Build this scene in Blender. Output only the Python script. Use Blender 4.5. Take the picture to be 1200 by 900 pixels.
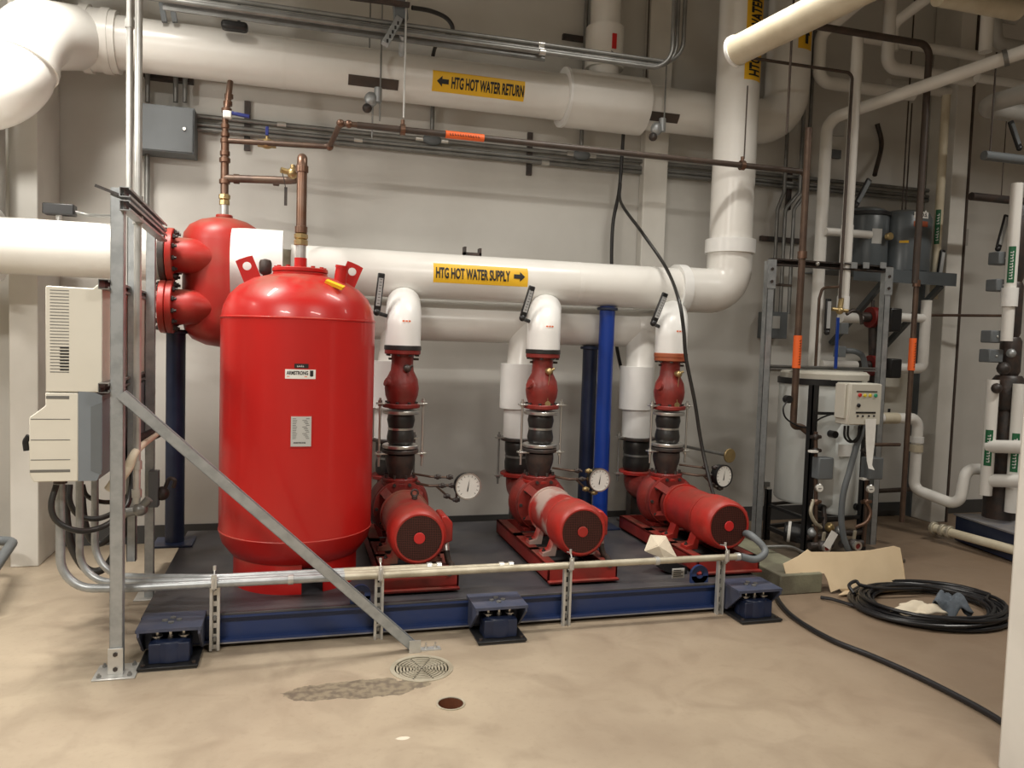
import bpy, bmesh, math, random
from mathutils import Vector, Matrix
random.seed(7)
for o in list(bpy.data.objects): bpy.data.objects.remove(o)
SC=bpy.context.scene; COL=SC.collection
V=Vector; R=math.radians; PI=math.pi
# ------------------------------------------------------------ camera
FPX=905.0; YAW,PITCH,ROLL,CAMH=R(15.8),R(3.29),R(1.84),1.5
fw=V((math.sin(YAW)*math.cos(PITCH),math.cos(YAW)*math.cos(PITCH),-math.sin(PITCH)))
r0=V((math.cos(YAW),-math.sin(YAW),0)); u0=r0.cross(fw)
rt=r0*math.cos(ROLL)+u0*math.sin(ROLL); up=-r0*math.sin(ROLL)+u0*math.cos(ROLL)
cam=bpy.data.cameras.new('camera'); camo=bpy.data.objects.new('camera',cam); COL.objects.link(camo)
m=Matrix((rt,up,-fw)).transposed().to_4x4(); m.translation=V((0,0,CAMH)); camo.matrix_world=m
cam.sensor_width=36; cam.sensor_fit='HORIZONTAL'; cam.lens=FPX/1200*36; cam.clip_start=.05; cam.clip_end=60
SC.camera=camo
# ------------------------------------------------------------ light
w=bpy.data.worlds.new('world'); SC.world=w; w.use_nodes=True
w.node_tree.nodes['Background'].inputs[0].default_value=(.9,.86,.78,1); w.node_tree.nodes['Background'].inputs[1].default_value=.03
def area(name,loc,tgt,sx,sy,power,col=(1,.9,.76),spread=180):
    l=bpy.data.lights.new(name,'AREA'); l.spread=R(spread); l.shape='RECTANGLE'; l.size=sx; l.size_y=sy; l.energy=power; l.color=col
    o=bpy.data.objects.new(name,l); COL.objects.link(o); o.location=loc
    d=(V(tgt)-V(loc)); o.rotation_euler=d.to_track_quat('-Z','Y').to_euler(); return o
LC=(1,.95,.87)
area('right_fill',(-1.4,3.95,4.2),(-1.3,3.85,0),1.2,.16,84,LC,125)
area('right_fill',(2.0,3.9,4.2),(2.0,3.75,0),1.2,.16,36,LC,125)
area('right_fill',(-1.6,.4,3.7),(-1.2,1.2,0),1.2,.16,120,LC,160)
area('right_fill',(1.8,.4,3.7),(1.9,1.2,0),1.2,.16,64,LC,160)
area('right_fill',(5.4,2.9,4.2),(5.4,3.1,0),1.2,.16,50,LC,140)  # added fill light to lift the dim right end, no known fixture
bl=bpy.data.lights.new('left_lamp','POINT'); bl.energy=50; bl.color=LC; bl.shadow_soft_size=.12
bo=bpy.data.objects.new('left_lamp',bl); COL.objects.link(bo); bo.location=(-1.9,3.75,2.75)
SC.view_settings.view_transform='Standard'; SC.view_settings.look='None'
SC.view_settings.exposure=0.0; SC.view_settings.gamma=1
# ------------------------------------------------------------ point helpers (real planes in the room)
def ray(x,y): return rt*((x-600)/FPX)-up*((y-450)/FPX)+fw
def W(x,y,Y):
    r=ray(x,y); return V((0,0,CAMH))+r*(Y/r.y)
def G(x,y,z=0.0):
    r=ray(x,y); return V((0,0,CAMH))+r*((z-CAMH)/r.z)
# ------------------------------------------------------------ materials
MT={}
def mat(n,c,rough=.5,metal=0,c2=None,sc=4,amt=.5,bump=0,bsc=60,thr=(.4,.65),coat=0,det=5):
    m=bpy.data.materials.new(n); m.use_nodes=True; nt=m.node_tree; N=nt.nodes; L=nt.links
    b=N['Principled BSDF']; b.inputs['Roughness'].default_value=rough; b.inputs['Metallic'].default_value=metal
    b.inputs['Base Color'].default_value=(*c,1); b.inputs['Coat Weight'].default_value=coat
    tc=N.new('ShaderNodeTexCoord')
    if c2 is None: c2=tuple(x*.86 for x in c)
    no=N.new('ShaderNodeTexNoise'); no.inputs['Scale'].default_value=sc; no.inputs['Detail'].default_value=det
    L.new(tc.outputs['Object'],no.inputs['Vector'])
    mr=N.new('ShaderNodeMapRange'); mr.inputs[1].default_value=thr[0]; mr.inputs[2].default_value=thr[1]; mr.inputs[4].default_value=amt
    L.new(no.outputs['Fac'],mr.inputs[0])
    mx=N.new('ShaderNodeMix'); mx.data_type='RGBA'; mx.inputs[6].default_value=(*c,1); mx.inputs[7].default_value=(*c2,1)
    L.new(mr.outputs[0],mx.inputs[0]); L.new(mx.outputs[2],b.inputs['Base Color'])
    if bump:
        n2=N.new('ShaderNodeTexNoise'); n2.inputs['Scale'].default_value=bsc; L.new(tc.outputs['Object'],n2.inputs['Vector'])
        bp=N.new('ShaderNodeBump'); bp.inputs['Strength'].default_value=bump; bp.inputs['Distance'].default_value=.01
        L.new(n2.outputs['Fac'],bp.inputs['Height']); L.new(bp.outputs['Normal'],b.inputs['Normal'])
    MT[n]=m; return m
mat('wall_paint',(.64,.625,.585),.55,c2=(.50,.48,.44),sc=1.1,amt=.7,bump=.05,bsc=25,thr=(.42,.7))
mat('column_paint',(.72,.70,.65),.5,c2=(.5,.48,.43),sc=3,amt=.35)
mat('ceiling_paint',(.42,.40,.36),.8)
mat('base_rubber',(.055,.055,.055),.5)
mat('white_jacket',(.80,.785,.745),.27,c2=(.66,.63,.57),sc=3,amt=.35,thr=(.5,.75))
mat('white_jacket_clean',(.86,.86,.84),.3)
mat('cream_pipe',(.66,.60,.46),.4,c2=(.5,.42,.28),sc=6,amt=.5)
mat('grey_jacket',(.42,.41,.38),.45,c2=(.3,.29,.26),sc=5)
mat('tank_red',(.50,.012,.010),.34,c2=(.40,.011,.009),sc=2,amt=.6,coat=.15)
def add_dust(m,col,amt):
    nt=m.node_tree;N=nt.nodes;L=nt.links;b=N['Principled BSDF'];src=b.inputs['Base Color'].links[0].from_socket
    g=N.new('ShaderNodeNewGeometry');sp=N.new('ShaderNodeSeparateXYZ');L.new(g.outputs['Normal'],sp.inputs[0])
    r=N.new('ShaderNodeMapRange');r.inputs[1].default_value=.45;r.inputs[2].default_value=.95;r.inputs[4].default_value=amt;L.new(sp.outputs[2],r.inputs[0])
    tc=N.new('ShaderNodeTexCoord');n=N.new('ShaderNodeTexNoise');n.inputs['Scale'].default_value=7;n.inputs['Detail'].default_value=8;L.new(tc.outputs['Object'],n.inputs['Vector'])
    r2=N.new('ShaderNodeMapRange');r2.inputs[1].default_value=.35;r2.inputs[2].default_value=.6;L.new(n.outputs['Fac'],r2.inputs[0])
    mu=N.new('ShaderNodeMath');mu.operation='MULTIPLY';L.new(r.outputs[0],mu.inputs[0]);L.new(r2.outputs[0],mu.inputs[1])
    x=N.new('ShaderNodeMix');x.data_type='RGBA';x.inputs[7].default_value=(*col,1);L.new(mu.outputs[0],x.inputs[0]);L.new(src,x.inputs[6]);L.new(x.outputs[2],b.inputs['Base Color'])
    ro=N.new('ShaderNodeMapRange');ro.inputs[3].default_value=b.inputs['Roughness'].default_value;ro.inputs[4].default_value=.75;L.new(mu.outputs[0],ro.inputs[0]);L.new(ro.outputs[0],b.inputs['Roughness'])
add_dust(MT['tank_red'],(.27,.13,.085),.7)
mat('valve_red',(.24,.026,.02),.42,c2=(.15,.025,.02),sc=12,amt=.7,bump=.15,bsc=50)
mat('base_red',(.26,.018,.013),.5,c2=(.16,.02,.015),sc=7,amt=.7)
mat('dusty_red',(.40,.022,.016),.42,c2=(.30,.09,.055),sc=4,amt=.6,thr=(.45,.7))
mat('pump_red',(.40,.022,.016),.4,c2=(.22,.025,.018),sc=9,amt=.7,bump=.05)
mat('worn_red',(.38,.03,.022),.45,c2=(.50,.43,.38),sc=3.2,amt=.85,thr=(.44,.52),det=9)
mat('dusty_motor',(.32,.03,.022),.5,c2=(.20,.12,.08),sc=3.5,amt=.8,thr=(.4,.6))
mat('cast_red',(.20,.016,.013),.42,c2=(.14,.02,.016),sc=12,amt=.7,bump=.2,bsc=50)
mat('grille_brown',(.13,.035,.025),.5)
mat('bracket_blue',(.05,.06,.10),.5,c2=(.10,.10,.13),sc=9,amt=.6)
mat('rust_red',(.36,.10,.04),.5,c2=(.28,.04,.02),sc=14,amt=.8)
mat('dark_iron',(.035,.03,.028),.45,c2=(.09,.05,.035),sc=15,amt=.5,bump=.2)
mat('rubber',(.018,.018,.018),.38,c2=(.04,.035,.03),sc=10)
mat('black',(.012,.012,.013),.4)
mat('blue_steel',(.018,.038,.125),.42,c2=(.04,.055,.12),sc=6,amt=.5,thr=(.5,.7))
mat('blue_post',(.008,.04,.26),.3)
mat('navy',(.010,.017,.045),.38,c2=(.02,.03,.07),sc=8)
mat('grimy_flange',(.17,.17,.19),.5,c2=(.28,.26,.24),sc=9,amt=.7)
mat('deck_steel',(.045,.045,.052),.42,c2=(.115,.105,.10),sc=2.6,amt=.75,thr=(.45,.72),bump=.04)
mat('galvanised',(.42,.44,.45),.42,.55,c2=(.30,.32,.33),sc=22,amt=.7)
mat('galv_bright',(.62,.62,.60),.33,.6,c2=(.45,.45,.43),sc=10,amt=.6)
mat('galv_dirty',(.50,.46,.36),.45,.35,c2=(.34,.30,.22),sc=12,amt=.8)
mat('steel_dull',(.26,.26,.25),.42,.6,c2=(.17,.17,.16),sc=9,amt=.6)
mat('steel_bright',(.62,.61,.58),.28,.85)
mat('panel_grey',(.14,.155,.165),.5,c2=(.11,.12,.125),sc=5)
mat('tank_grey',(.10,.115,.125),.28,c2=(.075,.085,.09),sc=4)
mat('copper',(.20,.125,.09),.38,.7,c2=(.18,.09,.055),sc=14,amt=.8)
mat('copper_dark',(.13,.085,.06),.45,.45,c2=(.08,.05,.04),sc=10,amt=.8)
mat('brass',(.48,.36,.17),.35,.75,c2=(.3,.22,.12),sc=20)
mat('dark_pipe',(.055,.040,.032),.5,c2=(.09,.06,.045),sc=12)
mat('drive_cream',(.74,.71,.62),.42,c2=(.68,.65,.56),sc=4)
mat('drive_grey',(.20,.225,.25),.45)
mat('poly_white',(.70,.73,.71),.4,c2=(.62,.65,.63),sc=3)
mat('box_beige',(.64,.62,.54),.45)
mat('paper',(.82,.81,.77),.7,c2=(.7,.69,.65),sc=20)
mat('paper_grey',(.50,.50,.48),.6)
mat('yellow_label',(.86,.50,.02),.45)
mat('orange_label',(.95,.16,.03),.5)
mat('green_label',(.012,.13,.05),.45)
mat('ink',(.012,.012,.012),.5)
mat('white_ink',(.8,.8,.78),.5)
mat('orange_ink',(.8,.2,.08),.5)
mat('red_plastic',(.55,.02,.02),.35)
mat('yellow_plastic',(.7,.55,.05),.35)
mat('green_plastic',(.02,.32,.18),.35)
mat('blue_plastic',(.01,.02,.16),.35)
mat('glass_white',(.78,.77,.72),.2,coat=.6)
mat('tube_glass',(.42,.43,.43),.25)
mat('cardboard',(.66,.52,.34),.8,c2=(.56,.43,.27),sc=5)
mat('cloth_cream',(.72,.64,.50),.9,bump=.4,bsc=30)
mat('cloth_blue',(.13,.155,.185),.95,c2=(.07,.085,.105),sc=14,bump=.5,bsc=40)
mat('wood',(.45,.27,.12),.6)
mat('hose_black',(.014,.014,.016),.35)
mat('mossy_concrete',(.15,.14,.10),.8,c2=(.28,.28,.19),sc=5,amt=.8,bump=.2)
mat('pad_brown',(.13,.10,.07),.8,c2=(.08,.06,.045),sc=6)
mat('rust_pit',(.16,.05,.02),.7,c2=(.05,.02,.012),sc=20)
mat('pit_dark',(.02,.018,.015),.8)
mat('rubber_pad',(.06,.06,.06),.6)
add_dust(MT['dusty_red'],(.26,.12,.08),.7); add_dust(MT['pump_red'],(.18,.07,.045),.45); add_dust(MT['base_red'],(.16,.075,.05),.5)
# floor: sealed concrete with its own stains
def floor_mat():
    m=bpy.data.materials.new('concrete_floor'); m.use_nodes=True; nt=m.node_tree; N=nt.nodes; L=nt.links; b=N['Principled BSDF']
    tc=N.new('ShaderNodeTexCoord'); P=tc.outputs['Object']
    def noise(s,d=6,dist=0):
        n=N.new('ShaderNodeTexNoise'); n.inputs['Scale'].default_value=s; n.inputs['Detail'].default_value=d; n.inputs['Distortion'].default_value=dist; L.new(P,n.inputs['Vector']); return n.outputs['Fac']
    def rng(f,a,bb,c=0,d=1):
        r=N.new('ShaderNodeMapRange'); r.inputs[1].default_value=a; r.inputs[2].default_value=bb; r.inputs[3].default_value=c; r.inputs[4].default_value=d; L.new(f,r.inputs[0]); return r.outputs[0]
    def mix(f,a,c):
        x=N.new('ShaderNodeMix'); x.data_type='RGBA'
        if isinstance(f,float): x.inputs[0].default_value=f
        else: L.new(f,x.inputs[0])
        for i,k in ((6,a),(7,c)):
            if isinstance(k,tuple): x.inputs[i].default_value=(*k,1)
            else: L.new(k,x.inputs[i])
        return x.outputs[2]
    def math_(op,a,c):
        x=N.new('ShaderNodeMath'); x.operation=op
        for i,k in ((0,a),(1,c)):
            if isinstance(k,(int,float)): x.inputs[i].default_value=k
            else: L.new(k,x.inputs[i])
        return x.outputs[0]
    sp=N.new('ShaderNodeSeparateXYZ'); L.new(P,sp.inputs[0])
    c=mix(rng(noise(1.2),.35,.68),(.41,.34,.25),(.30,.24,.175))
    c=mix(rng(noise(3.5,8,1.0),.47,.75,0,.6),c,(.22,.17,.12))
    c=mix(rng(noise(40,4),.55,.8,0,.25),c,(.22,.17,.12))
    # browner, darker concrete towards the right
    c=mix(rng(math_('ADD',sp.outputs[0],math_('MULTIPLY',noise(1.5),1.2)),1.6,4.0,0,.8),c,(.20,.135,.088))
    # damp mineral patch beside the drain
    dx=math_('DIVIDE',math_('SUBTRACT',sp.outputs[0],.28),.32); dy=math_('DIVIDE',math_('SUBTRACT',sp.outputs[1],3.24),.085)
    d=math_('ADD',math_('MULTIPLY',dx,dx),math_('MULTIPLY',dy,dy))
    d=math_('ADD',d,math_('MULTIPLY',math_('SUBTRACT',noise(9,9),.5),3.2))
    pf=rng(d,.95,1.03,1,0)
    pc=mix(rng(noise(30,9),.42,.6),(.21,.175,.12),(.10,.08,.06))
    c=mix(math_('MULTIPLY',pf,.85),c,pc)
    # pale spots of spilt paint
    for (x,y,rx,ry) in ((.12,2.62,.07,.02),(.41,2.80,.03,.012)):
        ax=math_('DIVIDE',math_('SUBTRACT',sp.outputs[0],x),rx); ay=math_('DIVIDE',math_('SUBTRACT',sp.outputs[1],y),ry)
        e=math_('ADD',math_('ADD',math_('MULTIPLY',ax,ax),math_('MULTIPLY',ay,ay)),math_('MULTIPLY',math_('SUBTRACT',noise(25,6),.5),3))
        c=mix(rng(e,.7,1.1,.8,0),c,(.72,.66,.55))
    L.new(c,b.inputs['Base Color'])
    L.new(rng(noise(2.2),.3,.7,.38,.62),b.inputs['Roughness'])
    bp=N.new('ShaderNodeBump'); bp.inputs['Strength'].default_value=.12; bp.inputs['Distance'].default_value=.01
    L.new(noise(18,8),bp.inputs['Height']); L.new(bp.outputs[0],b.inputs['Normal'])
    MT['concrete_floor']=m
floor_mat()
# ------------------------------------------------------------ mesh builder
WP={}
def basis(d):
    d=V(d).normalized(); a=V((0,0,1)) if abs(d.z)<.9 else V((1,0,0))
    u=d.cross(a).normalized(); return u,u.cross(d).normalized(),d
def fillet(pts,rad,seg=6):
    pts=[V(p) for p in pts]; out=[pts[0]]
    for i in range(1,len(pts)-1):
        p=pts[i]; a=(p-pts[i-1]); b=(pts[i+1]-p); la,lb=a.length,b.length; a.normalize(); b.normalize()
        ang=a.angle(b,0)
        if ang<.05: out.append(p); continue
        rr=rad[i] if isinstance(rad,dict) and i in rad else (rad if not isinstance(rad,dict) else rad.get('d',.05))
        t=min(rr*math.tan(ang/2),la*.48,lb*.48)
        p0=p-a*t; p3=p+b*t; k=.55; p1=p0+a*t*k; p2=p3-b*t*k
        for j in range(seg+1):
            s=j/seg; out.append(p0*(1-s)**3+p1*3*s*(1-s)**2+p2*3*s*s*(1-s)+p3*s**3)
    out.append(pts[-1]); return out
def smoothpts(pts,seg=6):
    pts=[V(p) for p in pts]; q=[pts[0]*2-pts[1]]+pts+[pts[-1]*2-pts[-2]]; out=[]
    for i in range(1,len(q)-2):
        for j in range(seg):
            t=j/seg; a,b,c,d=q[i-1],q[i],q[i+1],q[i+2]
            out.append(.5*((2*b)+(c-a)*t+(2*a-5*b+4*c-d)*t*t+(3*b-a-3*c+d)*t**3))
    out.append(pts[-1]); return out
class MB:
    def __init__(s): s.v=[]; s.f=[]; s.mi=[]; s.ci=0
    def add(s,vs,fs):
        o=len(s.v); s.v+=[V(x) for x in vs]; s.f+=[tuple(o+i for i in f) for f in fs]; s.mi+=[s.ci]*len(fs); return s
    def box(s,x0,x1,y0,y1,z0,z1):
        x0,x1=min(x0,x1),max(x0,x1); y0,y1=min(y0,y1),max(y0,y1); z0,z1=min(z0,z1),max(z0,z1)
        return s.add([(x0,y0,z0),(x1,y0,z0),(x1,y1,z0),(x0,y1,z0),(x0,y0,z1),(x1,y0,z1),(x1,y1,z1),(x0,y1,z1)],
            [(0,3,2,1),(4,5,6,7),(0,1,5,4),(1,2,6,5),(2,3,7,6),(3,0,4,7)])
    def obox(s,c,sx,sy,sz,u=(1,0,0),v=(0,1,0),w=(0,0,1)):
        c=V(c);u=V(u).normalized()*sx/2;v=V(v).normalized()*sy/2;w=V(w).normalized()*sz/2
        return s.add([c-u-v-w,c+u-v-w,c+u+v-w,c-u+v-w,c-u-v+w,c+u-v+w,c+u+v+w,c-u+v+w],
            [(0,3,2,1),(4,5,6,7),(0,1,5,4),(1,2,6,5),(2,3,7,6),(3,0,4,7)])
    def bar(s,p0,p1,wd,ht,side=(0,1,0)):
        p0=V(p0);p1=V(p1);d=(p1-p0); L=d.length; d.normalize(); sd=V(side); sd=(sd-d*sd.dot(d)).normalized(); n=d.cross(sd)
        return s.obox((p0+p1)/2,L,wd,ht,d,sd,n)
    def lathe(s,prof,o=(0,0,0),ax=(0,0,1),n=32,a0=0,a1=None):
        o=V(o);u,v,d=basis(ax); full=a1 is None; A=2*PI if full else a1-a0; m=n if full else n+1; vs=[]
        for r,h in prof:
            for k in range(m):
                a=a0+A*k/n; vs.append(o+d*h+(u*math.cos(a)+v*math.sin(a))*max(r,1e-5))
        fs=[]
        for i in range(len(prof)-1):
            for k in range(n):
                k2=(k+1)%m; fs.append((i*m+k,i*m+k2,(i+1)*m+k2,(i+1)*m+k))
        if full:
            if prof[0][0]>1e-4: fs.append(tuple(range(m))[::-1])
            if prof[-1][0]>1e-4: fs.append(tuple((len(prof)-1)*m+k for k in range(m)))
        return s.add(vs,fs)
    def cyl(s,p0,p1,r0,r1=None,n=20):
        p0=V(p0);p1=V(p1); r1=r0 if r1 is None else r1
        return s.lathe([(r0,0),(r1,(p1-p0).length)],p0,p1-p0,n)
    def disc(s,c,ax,r,t,n=24,ch=None):
        ch=min(t*.2,.004) if ch is None else ch
        return s.lathe([(r-ch,-t/2),(r,-t/2+ch),(r,t/2-ch),(r-ch,t/2)],c,ax,n)
    def ring(s,c,ax,ro,ri,t,n=28):
        return s.lathe([(ri,-t/2),(ro,-t/2),(ro,t/2),(ri,t/2),(ri,-t/2)],c,ax,n) if False else s.add(*ringmesh(c,ax,ro,ri,t,n))
    def sph(s,c,r,n=16,sc=(1,1,1)):
        vs=[];fs=[];c=V(c); m=n//2
        for i in range(m+1):
            t=PI*i/m
            for k in range(n):
                a=2*PI*k/n; vs.append(c+V((math.sin(t)*math.cos(a)*r*sc[0],math.sin(t)*math.sin(a)*r*sc[1],math.cos(t)*r*sc[2])))
        for i in range(m):
            for k in range(n): fs.append((i*n+k,(i+1)*n+k,(i+1)*n+(k+1)%n,i*n+(k+1)%n))
        return s.add(vs,fs)
    def tube(s,pts,r,n=12,bend=None,smooth=False,seg=6,caps=True):
        if bend is not None: pts=fillet(pts,bend,seg)
        elif smooth: pts=smoothpts(pts,seg)
        pts=[V(p) for p in pts]; q=[pts[0]]
        for p in pts[1:]:
            if (p-q[-1]).length>1e-5: q.append(p)
        pts=q; N=len(pts); rs=r if isinstance(r,(list,tuple)) else [r]*N
        if len(rs)!=N: rs=[rs[0]+(rs[-1]-rs[0])*i/(N-1) for i in range(N)]
        T=[((pts[min(i+1,N-1)]-pts[i]).normalized()+(pts[i]-pts[max(i-1,0)]).normalized()).normalized() for i in range(N)]
        u,v,_=basis(T[0]); vs=[];fs=[]
        for i in range(N):
            if i:
                u=(u-T[i]*u.dot(T[i])).normalized()
            v=T[i].cross(u)
            for k in range(n):
                a=2*PI*k/n; vs.append(pts[i]+(u*math.cos(a)+v*math.sin(a))*rs[i])
        for i in range(N-1):
            for k in range(n): fs.append((i*n+k,i*n+(k+1)%n,(i+1)*n+(k+1)%n,(i+1)*n+k))
        if caps: fs.append(tuple(range(n))[::-1]); fs.append(tuple((N-1)*n+k for k in range(n)))
        return s.add(vs,fs)
    def prism(s,poly,o,u,v,w,t):
        o=V(o);u=V(u);v=V(v);w=V(w).normalized()*t; n=len(poly)
        a=[o+u*p[0]+v*p[1] for p in poly]; b=[p+w for p in a]
        return s.add(a+b,[tuple(range(n))[::-1],tuple(range(n,2*n))]+[(i,(i+1)%n,n+(i+1)%n,n+i) for i in range(n)])
    def bolt(s,c,ax,r=.01,h=.01,stud=0):
        c=V(c);d=V(ax).normalized(); s.cyl(c,c+d*h,r,n=6)
        if stud: s.cyl(c,c+d*(h+stud),r*.55,n=8)
        return s
    def build(s,name,mt,parent=None,label=None,cat=None,group=None,kind=None,bevel=0,flat=False,seg=2,sub=0,mats=None):
        if not s.v: s.v=[V((0,0,0))]
        xs=[p.x for p in s.v];ys=[p.y for p in s.v];zs=[p.z for p in s.v]
        o=V(((min(xs)+max(xs))/2,(min(ys)+max(ys))/2,min(zs)))
        me=bpy.data.meshes.new(name); me.from_pydata([p-o for p in s.v],[],s.f); me.update()
        for q in (mats or [mt]): me.materials.append(MT[q])
        if mats: me.polygons.foreach_set('material_index',s.mi)
        ob=bpy.data.objects.new(name,me); COL.objects.link(ob)
        if not flat:
            me.polygons.foreach_set('use_smooth',[True]*len(me.polygons)); me.set_sharp_from_angle(angle=R(38))
        WP[ob.name]=o
        if parent: ob.parent=parent; ob.location=o-WP[parent.name]
        else: ob.location=o
        if bevel:
            b=ob.modifiers.new('bevel','BEVEL'); b.width=bevel; b.segments=seg; b.limit_method='ANGLE'; b.angle_limit=R(40)
        if sub:
            b=ob.modifiers.new('sub','SUBSURF'); b.levels=sub; b.render_levels=sub
        return tag(ob,label,cat,group,kind)
def ringmesh(c,ax,ro,ri,t,n):
    c=V(c);u,v,d=basis(ax); vs=[]
    for r,h in ((ri,-t/2),(ro,-t/2),(ro,t/2),(ri,t/2)):
        for k in range(n):
            a=2*PI*k/n; vs.append(c+d*h+(u*math.cos(a)+v*math.sin(a))*r)
    fs=[]
    for i in range(4):
        j=(i+1)%4
        for k in range(n):
            k2=(k+1)%n; fs.append((i*n+k,i*n+k2,j*n+k2,j*n+k))
    return vs,fs
def tag(o,label=None,cat=None,group=None,kind=None):
    if label: o['label']=label
    if cat: o['category']=cat
    if group: o['group']=group
    if kind: o['kind']=kind
    return o
def thing(name,loc,label,cat,group=None):
    o=bpy.data.objects.new(name,None); COL.objects.link(o); o.location=loc; o.empty_display_size=.1; WP[o.name]=V(loc)
    return tag(o,label,cat,group)
def slices(me,n=7):
    bm=bmesh.new(); bm.from_mesh(me); ys=[v.co.y for v in bm.verts]; y0,y1=min(ys),max(ys)
    for k in range(1,n): bmesh.ops.bisect_plane(bm,geom=bm.verts[:]+bm.edges[:]+bm.faces[:],plane_co=(0,y0+(y1-y0)*k/n,0),plane_no=(0,1,0),dist=1e-6)
    bm.to_mesh(me); bm.free()
def marks2d(w,h,n,seed=1):
    r=random.Random(seed); vs=[];fs=[]; st=w/n
    for k in range(n):
        if r.random()<.12: continue
        x0=k*st; x1=x0+st*r.uniform(.55,.8); y0=h*r.uniform(0,.15); y1=h*r.uniform(.8,1)
        o=len(vs); vs+=[(x0,y0),(x1,y0),(x1,y0+h*.25),(x0+st*.25,y0+h*.25),(x0+st*.25,y1),(x0,y1)]; fs.append((o,o+1,o+2,o+3,o+4,o+5))
    return vs,fs
def text2d(t,w,h):
    c=bpy.data.curves.new('t','FONT'); c.body=t; c.resolution_u=3; c.offset=.032; o=bpy.data.objects.new('t',c); COL.objects.link(o)
    bpy.context.view_layer.update()
    me=bpy.data.meshes.new_from_object(o.evaluated_get(bpy.context.evaluated_depsgraph_get()))
    slices(me)
    vs=[v.co.copy() for v in me.vertices]; fs=[tuple(p.vertices) for p in me.polygons]
    bpy.data.objects.remove(o); bpy.data.meshes.remove(me); bpy.data.curves.remove(c)
    x0=min(v.x for v in vs);x1=max(v.x for v in vs);y0=min(v.y for v in vs);y1=max(v.y for v in vs)
    return [((v.x-x0)/(x1-x0)*w,(v.y-y0)/(y1-y0)*h) for v in vs],fs
BM={}
def bolts(parent,name,mt,items,r,h,stud=0):
    key=(mt,r,h,stud)
    if key not in BM:
        o=MB().bolt((0,0,0),(0,0,1),r,h,stud); me=bpy.data.meshes.new(name); me.from_pydata(o.v,[],o.f); me.materials.append(MT[mt]); me.update(); BM[key]=me
    for c,ax in items:
        o=bpy.data.objects.new(name,BM[key]); COL.objects.link(o); o.parent=parent; o.location=V(c)-WP[parent.name]; o.rotation_euler=V(ax).to_track_quat('Z','Y').to_euler()
ARROW_L=([(0,.5),(.45,1),(.45,.72),(1,.72),(1,.28),(.45,.28),(.45,0)],[(0,1,6),(1,2,5,6),(2,3,4,5)])
def arrow(w,h,right=False):
    p=[((1-x if right else x)*w,y*h) for x,y in ARROW_L[0]]; f=[(0,1,2),(0,2,5),(0,5,6),(2,3,4,5)]
    me=bpy.data.meshes.new('a'); me.from_pydata([(x,y,0) for x,y in p],[],f); slices(me,6)
    r=[(v.co.x,v.co.y) for v in me.vertices],[tuple(q.vertices) for q in me.polygons]; bpy.data.meshes.remove(me)
    return r
def put(mb,vf,x,y,fn,off):
    vs,fs=vf; return mb.add([fn(a+x,b+y,off) for a,b in vs],fs)
def patch(mb,w,h,fn,t,nu=1,nv=8):
    vs=[];fs=[]
    for lay in (t,0):
        for j in range(nv+1):
            for i in range(nu+1): vs.append(fn(w*i/nu,h*j/nv,lay))
    m=nu+1; K=m*(nv+1)
    for j in range(nv):
        for i in range(nu): fs.append((j*m+i,j*m+i+1,(j+1)*m+i+1,(j+1)*m+i))
    for j in range(nv):
        fs.append((j*m,(j+1)*m,K+(j+1)*m,K+j*m)); fs.append((j*m+nu,K+j*m+nu,K+(j+1)*m+nu,(j+1)*m+nu))
    for i in range(nu):
        fs.append((i,K+i,K+i+1,i+1)); fs.append((nv*m+i,nv*m+i+1,K+nv*m+i+1,K+nv*m+i))
    return mb.add(vs,fs)
def flatfn(o,u,v,n):
    o=V(o);u=V(u).normalized();v=V(v).normalized();n=V(n).normalized()
    return lambda a,b,t: o+u*a+v*b+n*t
# ============================================================ THE ROOM
WALLY=5.8
def make_floor():
    bm=bmesh.new(); loops=[]
    def loop(pts):
        vs=[bm.verts.new(p) for p in pts]; return [bm.edges.new((vs[i],vs[(i+1)%len(vs)])) for i in range(len(vs))],vs
    e0,_=loop([(-5,-3,0),(9,-3,0),(9,WALLY+.1,0),(-5,WALLY+.1,0)])
    pits=[(.577,3.39,.130,.12),(.64,3.03,.052,.18)]; E=list(e0); rings=[]
    for x,y,r,d in pits:
        e,vs=loop([(x+r*math.cos(2*PI*k/32),y+r*math.sin(2*PI*k/32),0) for k in range(32)]); E+=e; rings.append((vs,x,y,r,d))
    bmesh.ops.triangle_fill(bm,edges=E,use_beauty=True)
    for i,(vs,x,y,r,d) in enumerate(rings):
        lo=[bm.verts.new((v.co.x,v.co.y,-d)) for v in vs]
        for k in range(32):
            f=bm.faces.new((vs[k],vs[(k+1)%32],lo[(k+1)%32],lo[k])); f.material_index=1 if i==1 else 2
        f=bm.faces.new(lo); f.material_index=1 if i==1 else 2
    me=bpy.data.meshes.new('floor'); bm.normal_update(); bm.to_mesh(me); bm.free()
    for k in ('concrete_floor','rust_pit','pit_dark'): me.materials.append(MT[k])
    o=bpy.data.objects.new('floor',me); COL.objects.link(o); o['kind']='structure'
make_floor()
def struct(name,mb,m,**k): return mb.build(name,m,kind='structure',**k)
struct('wall_back',MB().box(-5,9,WALLY,WALLY+.2,0,5.2),'wall_paint')
struct('wall_left',MB().box(-5.2,-5,-3,6,0,5.2),'wall_paint')
struct('wall_right',MB().box(9,9.2,-3,6,0,5.2),'wall_paint')
struct('wall_front',MB().box(-5,9,-3.2,-3,0,5.2),'wall_paint')
struct('ceiling',MB().box(-5,9,-3,6,5.2,5.4),'ceiling_paint')
struct('baseboard_back',MB().box(-1.5,5.4,WALLY-.012,WALLY,0,.125),'base_rubber')
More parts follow.
